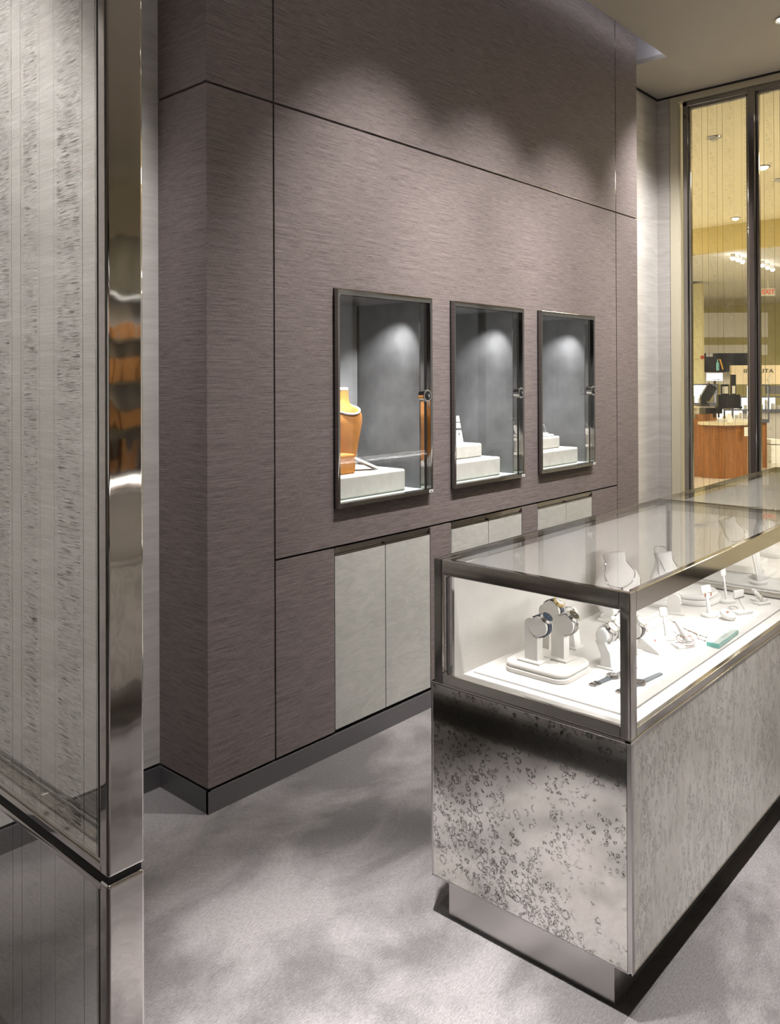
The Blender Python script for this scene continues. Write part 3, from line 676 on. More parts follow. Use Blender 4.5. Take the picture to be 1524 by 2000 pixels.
# ------------------------------------------------------------------ jewellery displays
def arc(cx, cy, r, a0, a1, n): return [(cx+r*math.cos(a0+(a1-a0)*i/n), cy+r*math.sin(a0+(a1-a0)*i/n)) for i in range(n+1)]
def stand_pillar(name, label, loc, rz=0, h=.124, w=.030, d=.042):
    t = thing(name, label, 'watch stand', loc, rz)
    MB().bbox(-.030, .030, -.036, .036, 0, .006, .002, 2).build('base', 'suede', t, True)
    pts = [(-d/2, .005), (d/2, .005)]+arc(0, h-d/2, d/2, 0, PI, 14)
    MB().prism(pts, 'x', -w/2, w/2, .0012).build('pillar', 'suede', t, True); return t
def watch(label, loc, rz, strap, dial, metal='silver', tilt=.65, r=.029, width=.017, links=False, bez=.0185, yy=-.024, cz=.103, cuffw=.034):
    # wristwatch closed round a cushion roll; the dial looks outward and up
    t = thing('wristwatch', label, 'watch', loc, rz)
    c = MB(); c.cyl((-cuffw/2, yy, cz), (cuffw/2, yy, cz), r-.0015, seg=32); c.build('cushion', 'suede', t, True)
    s = MB()
    if links:
        n = 26
        for i in range(n):
            a = 2*PI*i/n; m = Matrix.Translation((0, yy, cz)) @ Matrix.Rotation(a, 4, 'X') @ Matrix.Translation((0, 0, r+.0012))
            for q, ww in ((-.0055, .0045), (0, .0055), (.0055, .0045)):
                tb = bmesh.new(); bmesh.ops.create_cube(tb, size=1); bmesh.ops.scale(tb, vec=(ww, .0062, .0028), verts=tb.verts[:]); bmesh.ops.translate(tb, vec=(q, 0, 0), verts=tb.verts[:]); s.join(tb, m)
    else:
        s.loft([(0, 0, -width/2, r+.0001, r+.0001, 0), (0, 0, -width/2, r+.0022, r+.0022, 0), (0, 0, width/2, r+.0022, r+.0022, 0), (0, 0, width/2, r+.0001, r+.0001, 0)], False, 40)
        bmesh.ops.transform(s.b, matrix=Matrix.Translation((0, yy, cz)) @ Matrix.Rotation(PI/2, 4, 'Y'), verts=s.b.verts[:])
    s.build('strap', strap, t, True)
    mt = Matrix.Translation((0, yy, cz)) @ Matrix.Rotation(tilt, 4, 'X') @ Matrix.Translation((0, 0, r+.002))
    def put(mb, nm, mat, par=t):
        bmesh.ops.transform(mb.b, matrix=mt, verts=mb.b.verts[:]); return mb.build(nm, mat, par, True)
    k = MB(); k.cyl((0, 0, -.002), (0, 0, .0060), bez, bez*.94, 32); k.cyl((bez, 0, .002), (bez+.0035, 0, .002), .0022, seg=12)
    for sx in (-1, 1):
        for sy in (-1, 1): k.bbox(sx*.0065-.0018, sx*.0065+.0018, sy*bez*.75-.004, sy*bez*.75+.006*sy, -.001, .0035, .0008, 1)
    cs = put(k, 'watch_case', metal)
    k = MB(); k.cyl((0, 0, .0058), (0, 0, .0064), bez*.82, seg=32); dl = put(k, 'dial', dial, cs)
    k = MB()
    for i in range(12):
        a = i*PI/6; tb = bmesh.new(); bmesh.ops.create_cube(tb, size=1); bmesh.ops.scale(tb, vec=(.0008, .0024, .0005), verts=tb.verts[:])
        bmesh.ops.translate(tb, vec=(0, bez*.66, .0067), verts=tb.verts[:]); k.join(tb, Matrix.Rotation(a, 4, 'Z'))
    k.box(-.0006, .0006, 0, bez*.55, .0066, .0071); k.box(0, bez*.42, -.0006, .0006, .0066, .0071)
    hm = 'blackd' if dial == 'whited' else 'silver'
    put(k, 'hand', hm, cs); return t
# rounded platform with two pillars
t = thing('display_platform', 'ivory two layer platform with rounded corners under the watch pillars', 'platform', (2.045, 1.225, ZD))
MB().rounded(0, 0, 0, .014, .085, .100, .035, .003).build('lower_pad', 'suede', t, True)
MB().rounded(0, 0, .014, .030, .084, .099, .034, .007).build('upper_pad', 'suede', t, True)
stand_pillar('watch_stand', 'arched ivory pillar on the platform holding the navy strap watch', (2.013, 1.250, ZD+.030))
watch('watch with navy strap and blue dial on the arched pillar nearest the end pane', (2.013, 1.250, ZD+.030), 0, 'navy', 'navyd')
stand_pillar('watch_stand', 'arched ivory pillar on the platform holding the steel watch with dark dial', (2.078, 1.203, ZD+.030))
watch('steel bracelet watch with a dark dial on the right arched pillar', (2.078, 1.203, ZD+.030), 0, 'silver', 'blackd', links=True)
stand_pillar('watch_stand', 'taller ivory pillar standing behind the platform', (2.165, 1.300, ZD), 0, .150, .026, .036)
watch('gold cased watch with a dark blue strap on the tall pillar behind the platform', (2.165, 1.300, ZD+.032), 0, 'navy', 'whited', 'ygold', r=.031, bez=.017)
t = thing('price_tag', 'small swing tag hanging between the two arched pillars', 'price tag', (2.155, 1.262, ZD+.058))
MB().bbox(-.004, .004, -.001, .001, -.014, .014, .0008, 1).build('tag_card', 'card', t); MB().tube([(0, 0, .014), (.002, .006, .035), (.004, .012, .060)], .0004).build('thread', 'cord', t)
MB().box(-.0022, .0022, -.0016, -.001, -.008, .008).build('tag_print', 'ink', t)
def bent_stand(name, label, loc, rz, w, h=.088, rolls=1, roll=True):
    t = thing(name, label, 'bracelet stand', loc, rz)
    MB().bbox(-w/2-.008, w/2+.008, -.026, .026, 0, .006, .002, 2).build('base', 'suedew', t, True)
    pts = [(-.017, .005), (.018, .005), (.017, h*.45), (.034, h*.90), (.010, h), (-.012, h*.55)]
    MB().prism(pts, 'x', -w/2, w/2, .0012).build('support', 'suedew', t, True)
    if roll:
        r = MB(); r.loft([(0, 0, -w/2-.006, .012, .012, 0), (0, 0, -w/2-.003, .020, .018, 0), (0, 0, 0, .023, .021, 0), (0, 0, w/2+.003, .020, .018, 0), (0, 0, w/2+.006, .012, .012, 0)], True, 28)
        bmesh.ops.transform(r.b, matrix=Matrix.Translation((0, .012, h+.010)) @ Matrix.Rotation(PI/2, 4, 'Y'), verts=r.b.verts[:]); r.build('cushion', 'suedew', t, True)
    return t
def bracelet(label, loc, rz, mat, r=.024, cz=.098, cy=.012, bead=.0022, n=34, x=0, dark=None):
    t = thing('bracelet', label, 'bracelet', loc, rz); m = MB(); m2 = MB()
    for i in range(n):
        a = 2*PI*i/n; (m2 if dark and i % 3 == 0 else m).ball((x, cy+r*math.cos(a), cz+r*.92*math.sin(a)), bead, seg=8)
    m.build('chain', mat, t, True)
    if dark: m2.build('stone', dark, t, True)
    return t
bent_stand('bracelet_stand', 'bent ivory stand carrying a single roll behind the double watch stand', (2.272, 1.270, ZD), 0, .036)
bracelet('silver and black stone bracelet on the single roll stand', (2.272, 1.270, ZD), 0, 'silver', dark='blackd')
bent_stand('watch_stand', 'wide bent ivory stand carrying a pair of steel watches', (2.205, 1.105, ZD), 0, .082, .082)
W2 = 'steel watches with white dials on the wide stand'
watch('steel bracelet watch with white dial at the left of the wide stand', (2.188, 1.105, ZD), 0, 'silver', 'whited', links=True, tilt=.7, r=.024, bez=.018, yy=.010, cz=.092, cuffw=.02)
watch('steel bracelet watch with white dial on the wide stand, next to the post', (2.224, 1.105, ZD), 0, 'silver', 'whited', links=True, tilt=.7, r=.024, bez=.0165, yy=.010, cz=.092, cuffw=.02)
stand_pillar('watch_stand', 'ivory pillar just right of the corner post', (2.340, 1.125, ZD), 0, .085)
watch('white dial watch with a dark leather strap just right of the corner post', (2.340, 1.125, ZD-.028), 0, 'blackl', 'whited', tilt=.7)
bent_stand('bracelet_stand', 'bent white stand with a roll under the rail, right of the corner post', (2.42, 1.20, ZD), 0, .05)
bracelet('silver link bracelet on the roll under the rail', (2.42, 1.20, ZD), 0, 'silver', dark='blackd', n=22, bead=.003)
# two watches lying flat
def flat_watch(label, loc, rz):
    t = thing('wristwatch', label, 'watch', loc, rz)
    s = MB(); half = .0095
    for sg in (-1, 1):
        L_ = .105 if sg > 0 else .085
        pts = [(sg*.014, -half), (sg*L_*.55, -half*.85)]+([(sg*L_, -half*.8)] if sg < 0 else arc(L_, 0, half*.8, -PI/2, PI/2, 8))
        pts += ([(sg*L_, half*.8)] if sg < 0 else [])+[(sg*L_*.55, half*.85), (sg*.014, half)]
        s.prism(pts, 'z', .0015, .0040)
    st = s.build('strap', 'greyr', t)
    k = MB(); k.bbox(-.099, -.084, -.0095, -.0075, .0015, .006, .0006, 1); k.bbox(-.099, -.084, .0075, .0095, .0015, .006, .0006, 1); k.bbox(-.101, -.098, -.0095, .0095, .0015, .006, .0006, 1); k.bbox(-.096, -.085, -.001, .001, .004, .006, .0004, 1)
    k.bbox(-.080, -.076, -.010, .010, .001, .0065, .0006, 1); k.bbox(-.073, -.070, -.010, .010, .001, .006, .0006, 1); k.build('buckle', 'dsteel', t, True)
    c = MB(); c.cyl((0, 0, .0005), (0, 0, .0085), .0185, .0170, 32); c.cyl((0, .018, .004), (0, .022, .004), .002, seg=10); cs = c.build('watch_case', 'satin', t, True)
    c = MB(); c.cyl((0, 0, .0083), (0, 0, .0092), .0148, seg=32); c.build('dial', 'satin', cs, True)
    c = MB()
    for i in range(12):
        a = i*PI/6; c.ball((.0115*math.cos(a), .0115*math.sin(a), .0094), .0009, seg=6)
    c.box(-.0005, .0005, 0, .009, .0094, .0098); c.box(0, .007, -.0005, .0005, .0094, .0098); c.build('hand', 'blackd', cs); return t
a1 = math.atan2(1.036-1.07, 2.274-2.01)
flat_watch('watch with grey rubber strap lying flat, the one further from the corner', (2.115, 1.058, ZD), a1)
flat_watch('watch with grey rubber strap lying flat, the one nearer the corner post', (2.115, .982, ZD), a1)

def bust(label, loc, rz, s=1.0, neck=True, wide=1.0):
    t = thing('jewellery_bust', label, 'bust', loc, rz)
    r = [(0, .02*s, 0, .070*s*wide, .030*s, 0), (0, .018*s, .03*s, .085*s*wide, .036*s, 0), (0, .012*s, .075*s, .098*s*wide, .042*s, .0), (0, .010*s, .115*s, .098*s*wide, .042*s, 0), (0, .012*s, .145*s, .080*s*wide, .040*s, 0),
         (0, .018*s, .165*s, .056*s*wide, .036*s, 0), (0, .024*s, .185*s, .044*s, .034*s, .0), (0, .030*s, .215*s, .046*s, .034*s, -.25), (0, .031*s, .220*s, .042*s, .030*s, -.25)]
    MB().loft(r).build('torso', 'suedew', t, True); return t, r
def bust_necklace(label, b, r, zf, mat, rad=.0011, zb=None, pend=None, sharp=2.4, shift=0, s=1):
    t = thing('necklace', label, 'necklace', b.location, b.rotation_euler.z)
    zb = zb or .188*s
    MB().tube(drape(r, zb, zf, .0018, 70, sharp=sharp, shift=shift), rad, True, 6).build('chain', mat, t, True)
    if pend:
        R = ring_at(r, zf); MB().ball((R[0]+(R[3])*math.sin(shift), R[1]-R[4]*math.cos(shift)-.003, zf-.005), .005, 1, .6, 1.2, 10).build('pendant', pend, t, True)
    return t
b1, r1 = bust('white necklace bust nearest the watches, wearing fine chains', (2.662, 1.305, ZD+.022), -.35, .90, wide=1.1)
bust_necklace('fine necklace with small dark pendant on the first bust', b1, r1, .088, 'dsteel', pend='blackd', shift=-.2)
bust_necklace('long fine necklace with gold drop on the first bust', b1, r1, .050, 'dsteel', pend='gold', sharp=1.5, shift=.3)
t = thing('display_wedge', 'white stepped block under the first necklace bust', 'display block', (2.665, 1.270, ZD))
MB().bbox(-.10, .10, -.11, .072, 0, .010, .003, 3).build('lower_step', 'suedew', t, True); MB().bbox(-.088, .088, -.07, .068, .010, .022, .003, 3).build('upper_step', 'suedew', t, True)
b2, r2_ = bust('white necklace bust at the far corner post of the near case', (2.935, 1.250, ZD+.012), -.35, .78)
bust_necklace('fine necklace on the second bust', b2, r2_, .100, 'dsteel')
bust_necklace('second longer fine necklace on the second bust', b2, r2_, .070, 'dsteel', sharp=1.6)
t = thing('display_platform', 'low white round platform under the second necklace bust', 'platform', (3.055, 1.205, ZD))
MB().bbox(-.20, -.04, -.0, .10, 0, .012, .003, 2).build('rear_pad', 'suedew', t, True); MB().rounded(0, -.01, 0, .018, .105, .085, .08, .006).build('lower_pad', 'suedew', t, True); MB().rounded(.0, -.005, .018, .036, .095, .075, .07, .007).build('upper_pad', 'suedew', t, True)
o = MB().prism([(-.040, .0), (.040, .0), (.040, .036), (.030, .040), (-.038, .008)], 'x', -.050, .030, .002).build('display_wedge', 'suedew', None, True)
o.location = (2.425, 1.065, ZD); o.rotation_euler = (0, 0, -.2); tag(o, 'low white sloping wedge with red earrings beside the corner post', 'display ramp')
for k, (dx, dy) in enumerate(((-.012, .004), (.004, .010))):
    q = MB().ball((0, 0, 0), .0035, 1.4, .7, .7, 8).ball((.005, .002, 0), .0022, 1, 1, 1, 8).build('red_earring', 'red', None, True); q.location = (2.425+dx, 1.065+dy, ZD+.0275); q.rotation_euler = (.35, 0, 0); tag(q, 'small red earring on the white wedge', 'earring', 'pair of red earrings')
# T shaped earring stand and ring cone
def t_stand(label, loc, rz, h=.085, lean=.3, w=.030, base=.030, arm=True):
    t = thing('earring_stand', label, 'earring stand', loc, rz)
    MB().rounded(0, 0, 0, .010, base, base*.75, base*.6, .003).build('base', 'suedew', t, True)
    c, s = math.cos(lean), math.sin(lean)
    m = MB(); m.bbox(-w*.28, w*.28, -.003, .003, 0, h, .0012, 2)
    bmesh.ops.transform(m.b, matrix=Matrix.Translation((0, 0, .008)) @ Matrix.Rotation(-lean, 4, 'X'), verts=m.b.verts[:]); m.build('stem', 'suedew', t, True)
    if arm:
        m = MB(); m.bbox(-w, w, -.005, .003, h-.030, h, .006, 3)
        bmesh.ops.transform(m.b, matrix=Matrix.Translation((0, 0, .008)) @ Matrix.Rotation(-lean, 4, 'X'), verts=m.b.verts[:]); m.build('card', 'suedew', t, True)
    return t
def pair_earrings(label, loc, rz, mat, h=.07, dx=.014, y=.014, r=.004):
    t = thing('earrings', label, 'earrings', loc, rz)
    for x in (-dx, dx):
        MB().ball((x, y, h), r*.7, 1, .6, 1, 8).ball((x, y, h-r*1.8), r, 1, .5, 1.2, 8).ball((x+r*.8, y, h-r*.8), r*.6, 1, .5, 1, 8).build('earring', mat, t, True)
    return t
t_stand('white leaning earring stand left of the ring cone', (2.535, 1.085, ZD), -.6, .090, .25, .014)
t = thing('ring_cone', 'white leaning cone on a square base, circled by gold bangles', 'ring stand', (2.497, 1.015, ZD), -.5)
MB().bbox(-.034, .030, -.020, .020, 0, .010, .002, 2).build('base', 'suedew', t, True)
MB().cyl((.018, 0, .012), (-.022, .012, .082), .012, .0055, 24).ball((.018, 0, .012), .012).build('cone', 'suedew', t, True)
for k, (z, r, tl, mm) in enumerate(((.018, .026, .35, 'gold'), (.024, .024, .15, 'silver'), (.030, .018, -.3, 'gold'))):
    pts = [(r*math.cos(a*PI/18), r*math.sin(a*PI/18), z+r*math.sin(a*PI/18)*tl) for a in range(36)]
    b = MB().tube(pts, .0011, True, 6).build('bangle', mm, None, True); b.location = (2.505, 1.013, ZD); b.rotation_euler = (0, 0, -.5)
    tag(b, ('rose gold bangle lowest on the white ring cone', 'silver bangle on the white ring cone between the two gold ones', 'small rose gold bangle highest on the white ring cone')[k], 'bangle')
def chain(label, pts, mat, bead, step=5):
    t = thing('chain_bracelet', label, 'bracelet', (pts[0][0], pts[0][1], ZD)); a = MB()
    P_ = []
    for (x0, y0), (x1, y1) in zip(pts, pts[1:]):
        n = 10
        for i in range(n): P_.append((x0+(x1-x0)*i/n-pts[0][0], y0+(y1-y0)*i/n-pts[0][1], .0015))
    a.tube(P_, .0009, False, 6).build('chain', mat, t, True)
    b_ = MB()
    for i in range(3, len(P_), step): b_.ball(P_[i], .0026, 1, 1, .6, 8)
    b_.build('bead', bead, t, True); return t
chain('gold and dark stone chain lying on the deck behind the teal plaque', [(2.727, 1.150), (2.70, 1.11), (2.665, 1.075), (2.64, 1.03), (2.625, .985)], 'ygold', 'blackd')
chain('second thinner gold chain lying beside the first', [(2.665, 1.072), (2.65, 1.035), (2.60, 1.01), (2.59, .985), (2.605, .962)], 'gold', 'blackd', 9)
chain('short silver chain near the ring cone', [(2.62, 1.10), (2.59, 1.06), (2.565, 1.035)], 'silver', 'silver', 6)
# teal plaque
A_, B_ = Vector((2.545, .945)), Vector((2.730, .952))
t = thing('acrylic_plaque', 'teal edged glass plaque with small etched lettering', 'plaque', (2.640, .947, ZD), .03)
MB().bbox(-.092, .092, -.020, .020, .0, .013, .0015, 2).build('block', 'teal', t, True)
pl = MB().bbox(-.090, .090, -.0182, .0182, .0128, .0142, .0004, 1).build('face', 'tealtop', t, True)
for yy, ww in ((.006, .036), (-.002, .030), (-.009, .022)):
    m = MB(); x = -ww
    while x < ww: m.box(x, x+.0032, yy-.0022, yy+.0022, .0142, .0146); x += .0058
    m.build('etched_text', 'etch', pl)
# further stands in the near case
stand_pillar('watch_stand', 'white arched pillar under the front rail, in front of the low round platform', (2.835, 1.185, ZD), .3, .068, .030, .044)
t_stand('white earring stand with a blank card and rose gold earrings', (2.872, 1.075, ZD), -.35, .098, .20, .024, .028)
pair_earrings('rose gold flower earrings on the blank card stand', (2.872, 1.075, ZD), -.35, 'gold', .078, .014, .006)
t = thing('ring_pad', 'small round white pad tilted forward, holding one rose gold flower', 'display pad', (2.876, 1.015, ZD), -.3)
m = MB(); m.cyl((0, 0, 0), (0, 0, .010), .027, .025, 32); bmesh.ops.transform(m.b, matrix=Matrix.Translation((0, 0, .012)) @ Matrix.Rotation(.35, 4, 'X'), verts=m.b.verts[:]); m.build('disc', 'suedew', t, True)
MB().box(-.006, .006, .004, .012, 0, .014).build('foot', 'suedew', t)
q = MB()
for i in range(6): q.ball((2.876+.005*math.cos(i*PI/3), 1.015+.004*math.sin(i*PI/3), ZD+.0255), .0026, seg=8)
tag(q.build('flower_earring', 'gold', None, True), 'rose gold flower stud on the tilted round pad', 'earring')
t_stand('tall white earring stand behind the card stand', (3.095, 1.095, ZD), -.4, .115, .18, .014, .032)
pair_earrings('dark drop earrings on the tall white stand', (3.095, 1.095, ZD), -.4, 'satin', .070, .006, .010, .003)
o = MB().bbox(-.022, .022, -.003, .003, 0, .030, .001, 2)
t = thing('bracelet_card', 'white square card on an angled rod with a row of dark stones', 'bracelet stand', (2.985, 1.005, ZD), -.45)
MB().bbox(-.034, .034, -.020, .020, 0, .009, .002, 2).build('base', 'suedew', t, True)
MB().cyl((.014, 0, .008), (-.008, .010, .058), .003, seg=10).build('rod', 'suedew', t, True)
o.build('card', 'suedew', t, True, (-.008, .006, .050))
m = MB()
for i in range(9): m.ball((-.028+i*.005, .001-.0, .052+.0005*i), .0019, seg=8)
m.build('stone_row', 'blackd', t, True)
bangle2 = MB().tube([(.020*math.cos(a*PI/16), .014*math.sin(a*PI/16), .003+.002*math.sin(a*PI/16)) for a in range(32)], .0009, True, 6).build('bangle', 'satin', None, True)
bangle2.location = (3.02, 1.045, ZD); tag(bangle2, 'thin silver bangle lying behind the white square card', 'bangle')
for k, (x, y) in enumerate(((3.150, .990), (3.190, 1.012))):
    t = thing('ring_finger_stand', ('white finger shaped ring stand at the front rail, the nearer one', 'white finger shaped ring stand at the front rail, the further one')[k], 'ring stand', (x, y, ZD), -.4, None)
    MB().bbox(-.028, .028, -.017, .017, 0, .008, .002, 2).build('base', 'suedew', t, True)
    MB().cyl((.010, 0, .010), (-.020, .008, .040), .009, .0065, 20).ball((-.020, .008, .040), .0065).ball((.010, 0, .010), .009).build('finger', 'suedew', t, True)
    rg = MB().tube([(x-.006+.0095*math.cos(a*PI/10)*.8, y+.003+.0095*math.sin(a*PI/10), ZD+.026+.006*math.cos(a*PI/10)) for a in range(20)], .0009, True, 6).build('ring', 'ygold', None, True)
    tag(rg, ('gold ring on the nearer finger stand', 'gold ring on the further finger stand')[k], 'ring')
# case 2 contents
b3, r3 = bust('white necklace bust leaning forward in the second case', (3.700, 1.255, ZD+.035), -.55, .82)
b3.rotation_euler = (0, -.25, -.55)
nk = bust_necklace('fine necklace on the leaning bust of the second case', b3, r3, .085, 'dsteel'); nk.rotation_euler = b3.rotation_euler
b4, r4 = bust('white necklace bust furthest back in the second case', (4.080, 1.255, ZD+.022), -.35, .76)
bust_necklace('fine necklace on the furthest bust', b4, r4, .090, 'satin')
for k, (x, y, hx, hy, h) in enumerate(((3.70, 1.25, .12, .085, .034), (4.08, 1.25, .11, .085, .022), (3.60, 1.12, .09, .030, .022))):
    o = MB().rounded(0, 0, 0, h, hx, hy, .03, .006).build('display_platform', 'suedew', None, True); o.location = (x, y, ZD)
    tag(o, ('white platform under the leaning bust in the second case', 'white platform under the furthest bust in the second case', 'low white slab in front of the leaning bust')[k], 'platform')
t_stand('tall white earring card near the glass end of the second case', (3.452, 1.095, ZD), -.4, .125, .25, .022, .034, False)
t = thing('earring_card', 'white leaning card with a silver hoop cluster in the second case', 'earring stand', (3.47, 1.09, ZD+.011), -.4)
m = MB(); m.bbox(-.014, .014, -.006, -.002, 0, .122, .001, 1); bmesh.ops.transform(m.b, matrix=Matrix.Rotation(-.25, 4, 'X'), verts=m.b.verts[:]); m.build('card', 'card', t, True)
m = MB()
for i in range(10): m.ball((.006+.006*math.cos(i*PI/5), -.003, .035+.006*math.sin(i*PI/5)), .0014, seg=6)
m.build('hoop', 'satin', t, True)
o = MB().bbox(-.03, .03, -.02, .02, 0, .045, .003, 2).build('display_block', 'suedew', None, True); o.location = (3.62, 1.02, ZD); tag(o, 'small white cube in the second case behind the leaning card', 'display block')
o = MB().rounded(0, 0, 0, .030, .05, .035, .03, .008).build('bracelet_pillow', 'suedew', None, True); o.location = (3.75, 1.02, ZD); tag(o, 'white pillow in the second case behind the small cube', 'display pad')
q = bracelet('silver bracelet round the white pillow of the second case', (3.75, 1.02, ZD), 0, 'satin', .03, .020, 0, .002, 30)

# ------------------------------------------------------------------ the department store beyond the glass
def at(px, py, depth):
    q = fw*1.0+r2*((px-762)/FPX)+d2*((py-CYPX)/FPX); return EYE+q*depth
RZ = YAW-PI/2
XS = 11.66
struct('floor_store', MB().box(XW+.03, 26, -6, 14, -.10, 0), 'stile')
struct('ceiling_store', MB().box(XW+.12, XS, -6, 9, 3.60, 3.66), 'sceil')
struct('trim_4', MB().box(XS, XS+.15, -6, 14, 3.247, 3.66), 'sband')
struct('ceiling_store_far', MB().box(XS+.15, 26, -6, 14, 3.25, 3.30), 'sgrey')
sw = MB(); sw.box(21, 21.1, -6, 14, 0, 3.25); struct('wall_store', sw, 'swall')
struct('wall_store_side', MB().box(XW+.12, 22, 9, 9.1, 0, 3.66), 'swall')
def fthing(name, label, cat, px, depth, pz=0.0, group=None):
    # a store fixture standing at world height pz, turned to the aisle
    p = at(px, 741, depth); return thing(name, label, cat, (p.x, p.y, pz), RZ, group)
def fx(px, pc, depth): return (px-pc)/FPX*depth
def fz(py, depth): return 1.5-(py-741)/FPX*depth
def fbox(mb, px0, px1, py0, py1, pc, d, th=.1, dy=0, pz=0.0):
    mb.box(fx(px0, pc, d), fx(px1, pc, d), dy, dy+th, fz(py1, d)-pz, fz(py0, d)-pz); return mb
# yellowish column at left and grey patch panels
o = MB(); c_ = fthing('column', 'olive wall column beyond the glass at its left edge', 'column', 1362, 15.2); fbox(o, 1335, 1376, 560, 895, 1362, 15.2, .5); o.box(fx(1335, 1362, 15.2), fx(1376, 1362, 15.2), 0, .5, 0, 3.25) if False else None
o.build('shaft', 'swall', c_)
a_ = fthing('fire_alarm', 'round red alarm on the olive column', 'alarm', 1372, 15.1, fz(704, 15.1)); MB().cyl((0, 0, 0), (0, -.03, 0), .035, seg=24).build('bell', 'alarm', a_, True)
pb = fthing('ceiling_bulkhead', 'pale grey bulkhead panel above the black poster wall', 'bulkhead', 1440, 18.4, fz(700, 18.4)); o = MB(); fbox(o, 1376, 1501, 617, 665, 1440, 18.4, .2, 0, fz(700, 18.4)); fbox(o, 1376, 1500, 680, 700, 1440, 18.4, .2, 0, fz(700, 18.4)); o.build('panel', 'sgrey', pb)
# counter
dC = 12.1; pc = 1420
ct = fthing('service_counter', 'cherry wood service counter with a cream top beyond the glass', 'counter', pc, dC)
def cx(px, d=dC): return (px-pc)/FPX*d
o = MB(); o.prism([(cx(1340), .35), (cx(1376), .22), (cx(1376), .6), (cx(1340), .6)], 'z', 0, .86); o.prism([(cx(1376), .22), (cx(1424), .45), (cx(1424), .6), (cx(1376), .6)], 'z', 0, .93); o.build('back_panel', 'wood', ct)
o = MB(); o.prism([(cx(1376), .10), (cx(1408), -.05), (cx(1462), .05), (cx(1506), .55), (cx(1506), 1.0), (cx(1376), 1.0)], 'z', .0, .78); o.build('front_panel', 'wood', ct)
o = MB(); o.prism([(cx(1374), .06), (cx(1408), -.12), (cx(1464), .0), (cx(1509), .52), (cx(1509), 1.05), (cx(1374), 1.05)], 'z', .78, .825); o.build('worktop', 'cream', ct)
o = MB(); o.box(cx(1340), cx(1382), .3, .9, 1.02, 1.06); o.box(cx(1344), cx(1378), .36, .85, .86, 1.02); o.build('raised_shelf', 'cream', ct)
w_ = MB().box(cx(1452), cx(1466), -.03, -.02, .62, .75).build('sign_card', 'card', ct)
# equipment
po = fthing('cash_register_screen', 'black tilted till screen on the raised cream shelf', 'till screen', 1372, 12.2, 1.06)
m = MB(); m.bbox(-.075, .075, -.02, .03, 0, .24, .01, 2); bmesh.ops.transform(m.b, matrix=Matrix.Translation((.03, 0, .10)) @ Matrix.Rotation(.55, 4, 'Y'), verts=m.b.verts[:]); m.build('display', 'blackp', po, True)
MB().bbox(-.09, .09, -.06, .10, 0, .02, .005, 2).bbox(-.02, .07, -.0, .05, .02, .17, .005, 2).build('stand', 'blackp', po, True)
mo = fthing('flat_monitor', 'black square monitor in the middle of the service counter', 'monitor', 1422, 12.7, fz(800, 12.7)); o = MB(); fbox(o, 1403, 1446, 777, 800, 1422, 12.7, .06, 0, fz(800, 12.7)); o.build('display', 'blackp', mo)
MB().box(-.10, .20, -.05, .2, -.03, 0).build('stand', 'blackp', mo)
pr = fthing('receipt_printer', 'black receipt printer left of the monitor', 'printer', 1395, 12.5, fz(822, 12.5)); o = MB(); fbox(o, 1378, 1398, 803, 822, 1395, 12.5, .25, 0, fz(822, 12.5)); o.build('housing', 'blackp', pr)
pr = fthing('card_terminal', 'small black card terminal on a stalk beside the printer', 'card terminal', 1404, 12.3, fz(822, 12.3)); o = MB(); fbox(o, 1400, 1411, 800, 814, 1404, 12.3, .08, 0, fz(822, 12.3)); o.box(0, .02, .02, .04, 0, .12); o.build('housing', 'blackp', pr)
bk = fthing('leaflet_stack', 'white leaflets standing on the cream worktop', 'leaflets', 1428, 12.1, .825); m = MB(); m.bbox(-.04, .04, 0, .02, 0, .13, .002, 1); bmesh.ops.transform(m.b, matrix=Matrix.Rotation(-.3, 4, 'Y'), verts=m.b.verts[:]); m.build('leaflet', 'card', bk)
# glazed counters with light
def lit_case(label, px0, px1, py0, py1, d, gl=True, frame='dsteel', base='cream'):
    pc_ = (px0+px1)/2; pz = 0; t = fthing('glass_counter', label, 'display case', pc_, d)
    x0, x1, z0, z1 = fx(px0, pc_, d), fx(px1, pc_, d), fz(py1, d), fz(py0, d)
    f = MB(); 
    for x in (x0, x1-.02): f.box(x, x+.02, 0, .02, z0, z1)
    f.box(x0, x1, 0, .02, z1-.02, z1); f.box(x0, x1, 0, .5, z0-.05, z0); f.build('frame', frame, t)
    MB().box(x0+.02, x1-.02, .45, .48, z0, z1-.02).build('lit_back', 'lit', t)
    it = MB(); rr = random.Random(int(px0))
    n = int((x1-x0)/.10)
    for i in range(n):
        xx = x0+.06+i*.10+rr.uniform(-.02, .02); it.box(xx, xx+rr.uniform(.02, .05), .2, .25, z0, z0+rr.uniform(.04, .7*(z1-z0)))
    it.build('goods', rr.choice(['sgrey', 'cream']), t)
    MB().box(x0+.02, x1-.02, .05, .48, 0, z0-.05).build('base', base, t)
    MB().box(x0, x1, 0, .004, z0, z1-.02).build('pane', 'glass', t); return t
lit_case('lit white glass counter at the left, behind the till screen', 1346, 1402, 756, 793, 14.2)
lit_case('long lit white glass counter behind the right mullion', 1446, 1540, 781, 806, 14.6, base='envwall')
lit_case('dark framed glass counter with a metal rail, above the cream worktop', 1414, 1476, 806, 826, 13.2, base='wood')
lit_case('tall glass cabinet with a dark frame right of the mullion', 1482, 1503, 758, 826, 13.4, base='wood')
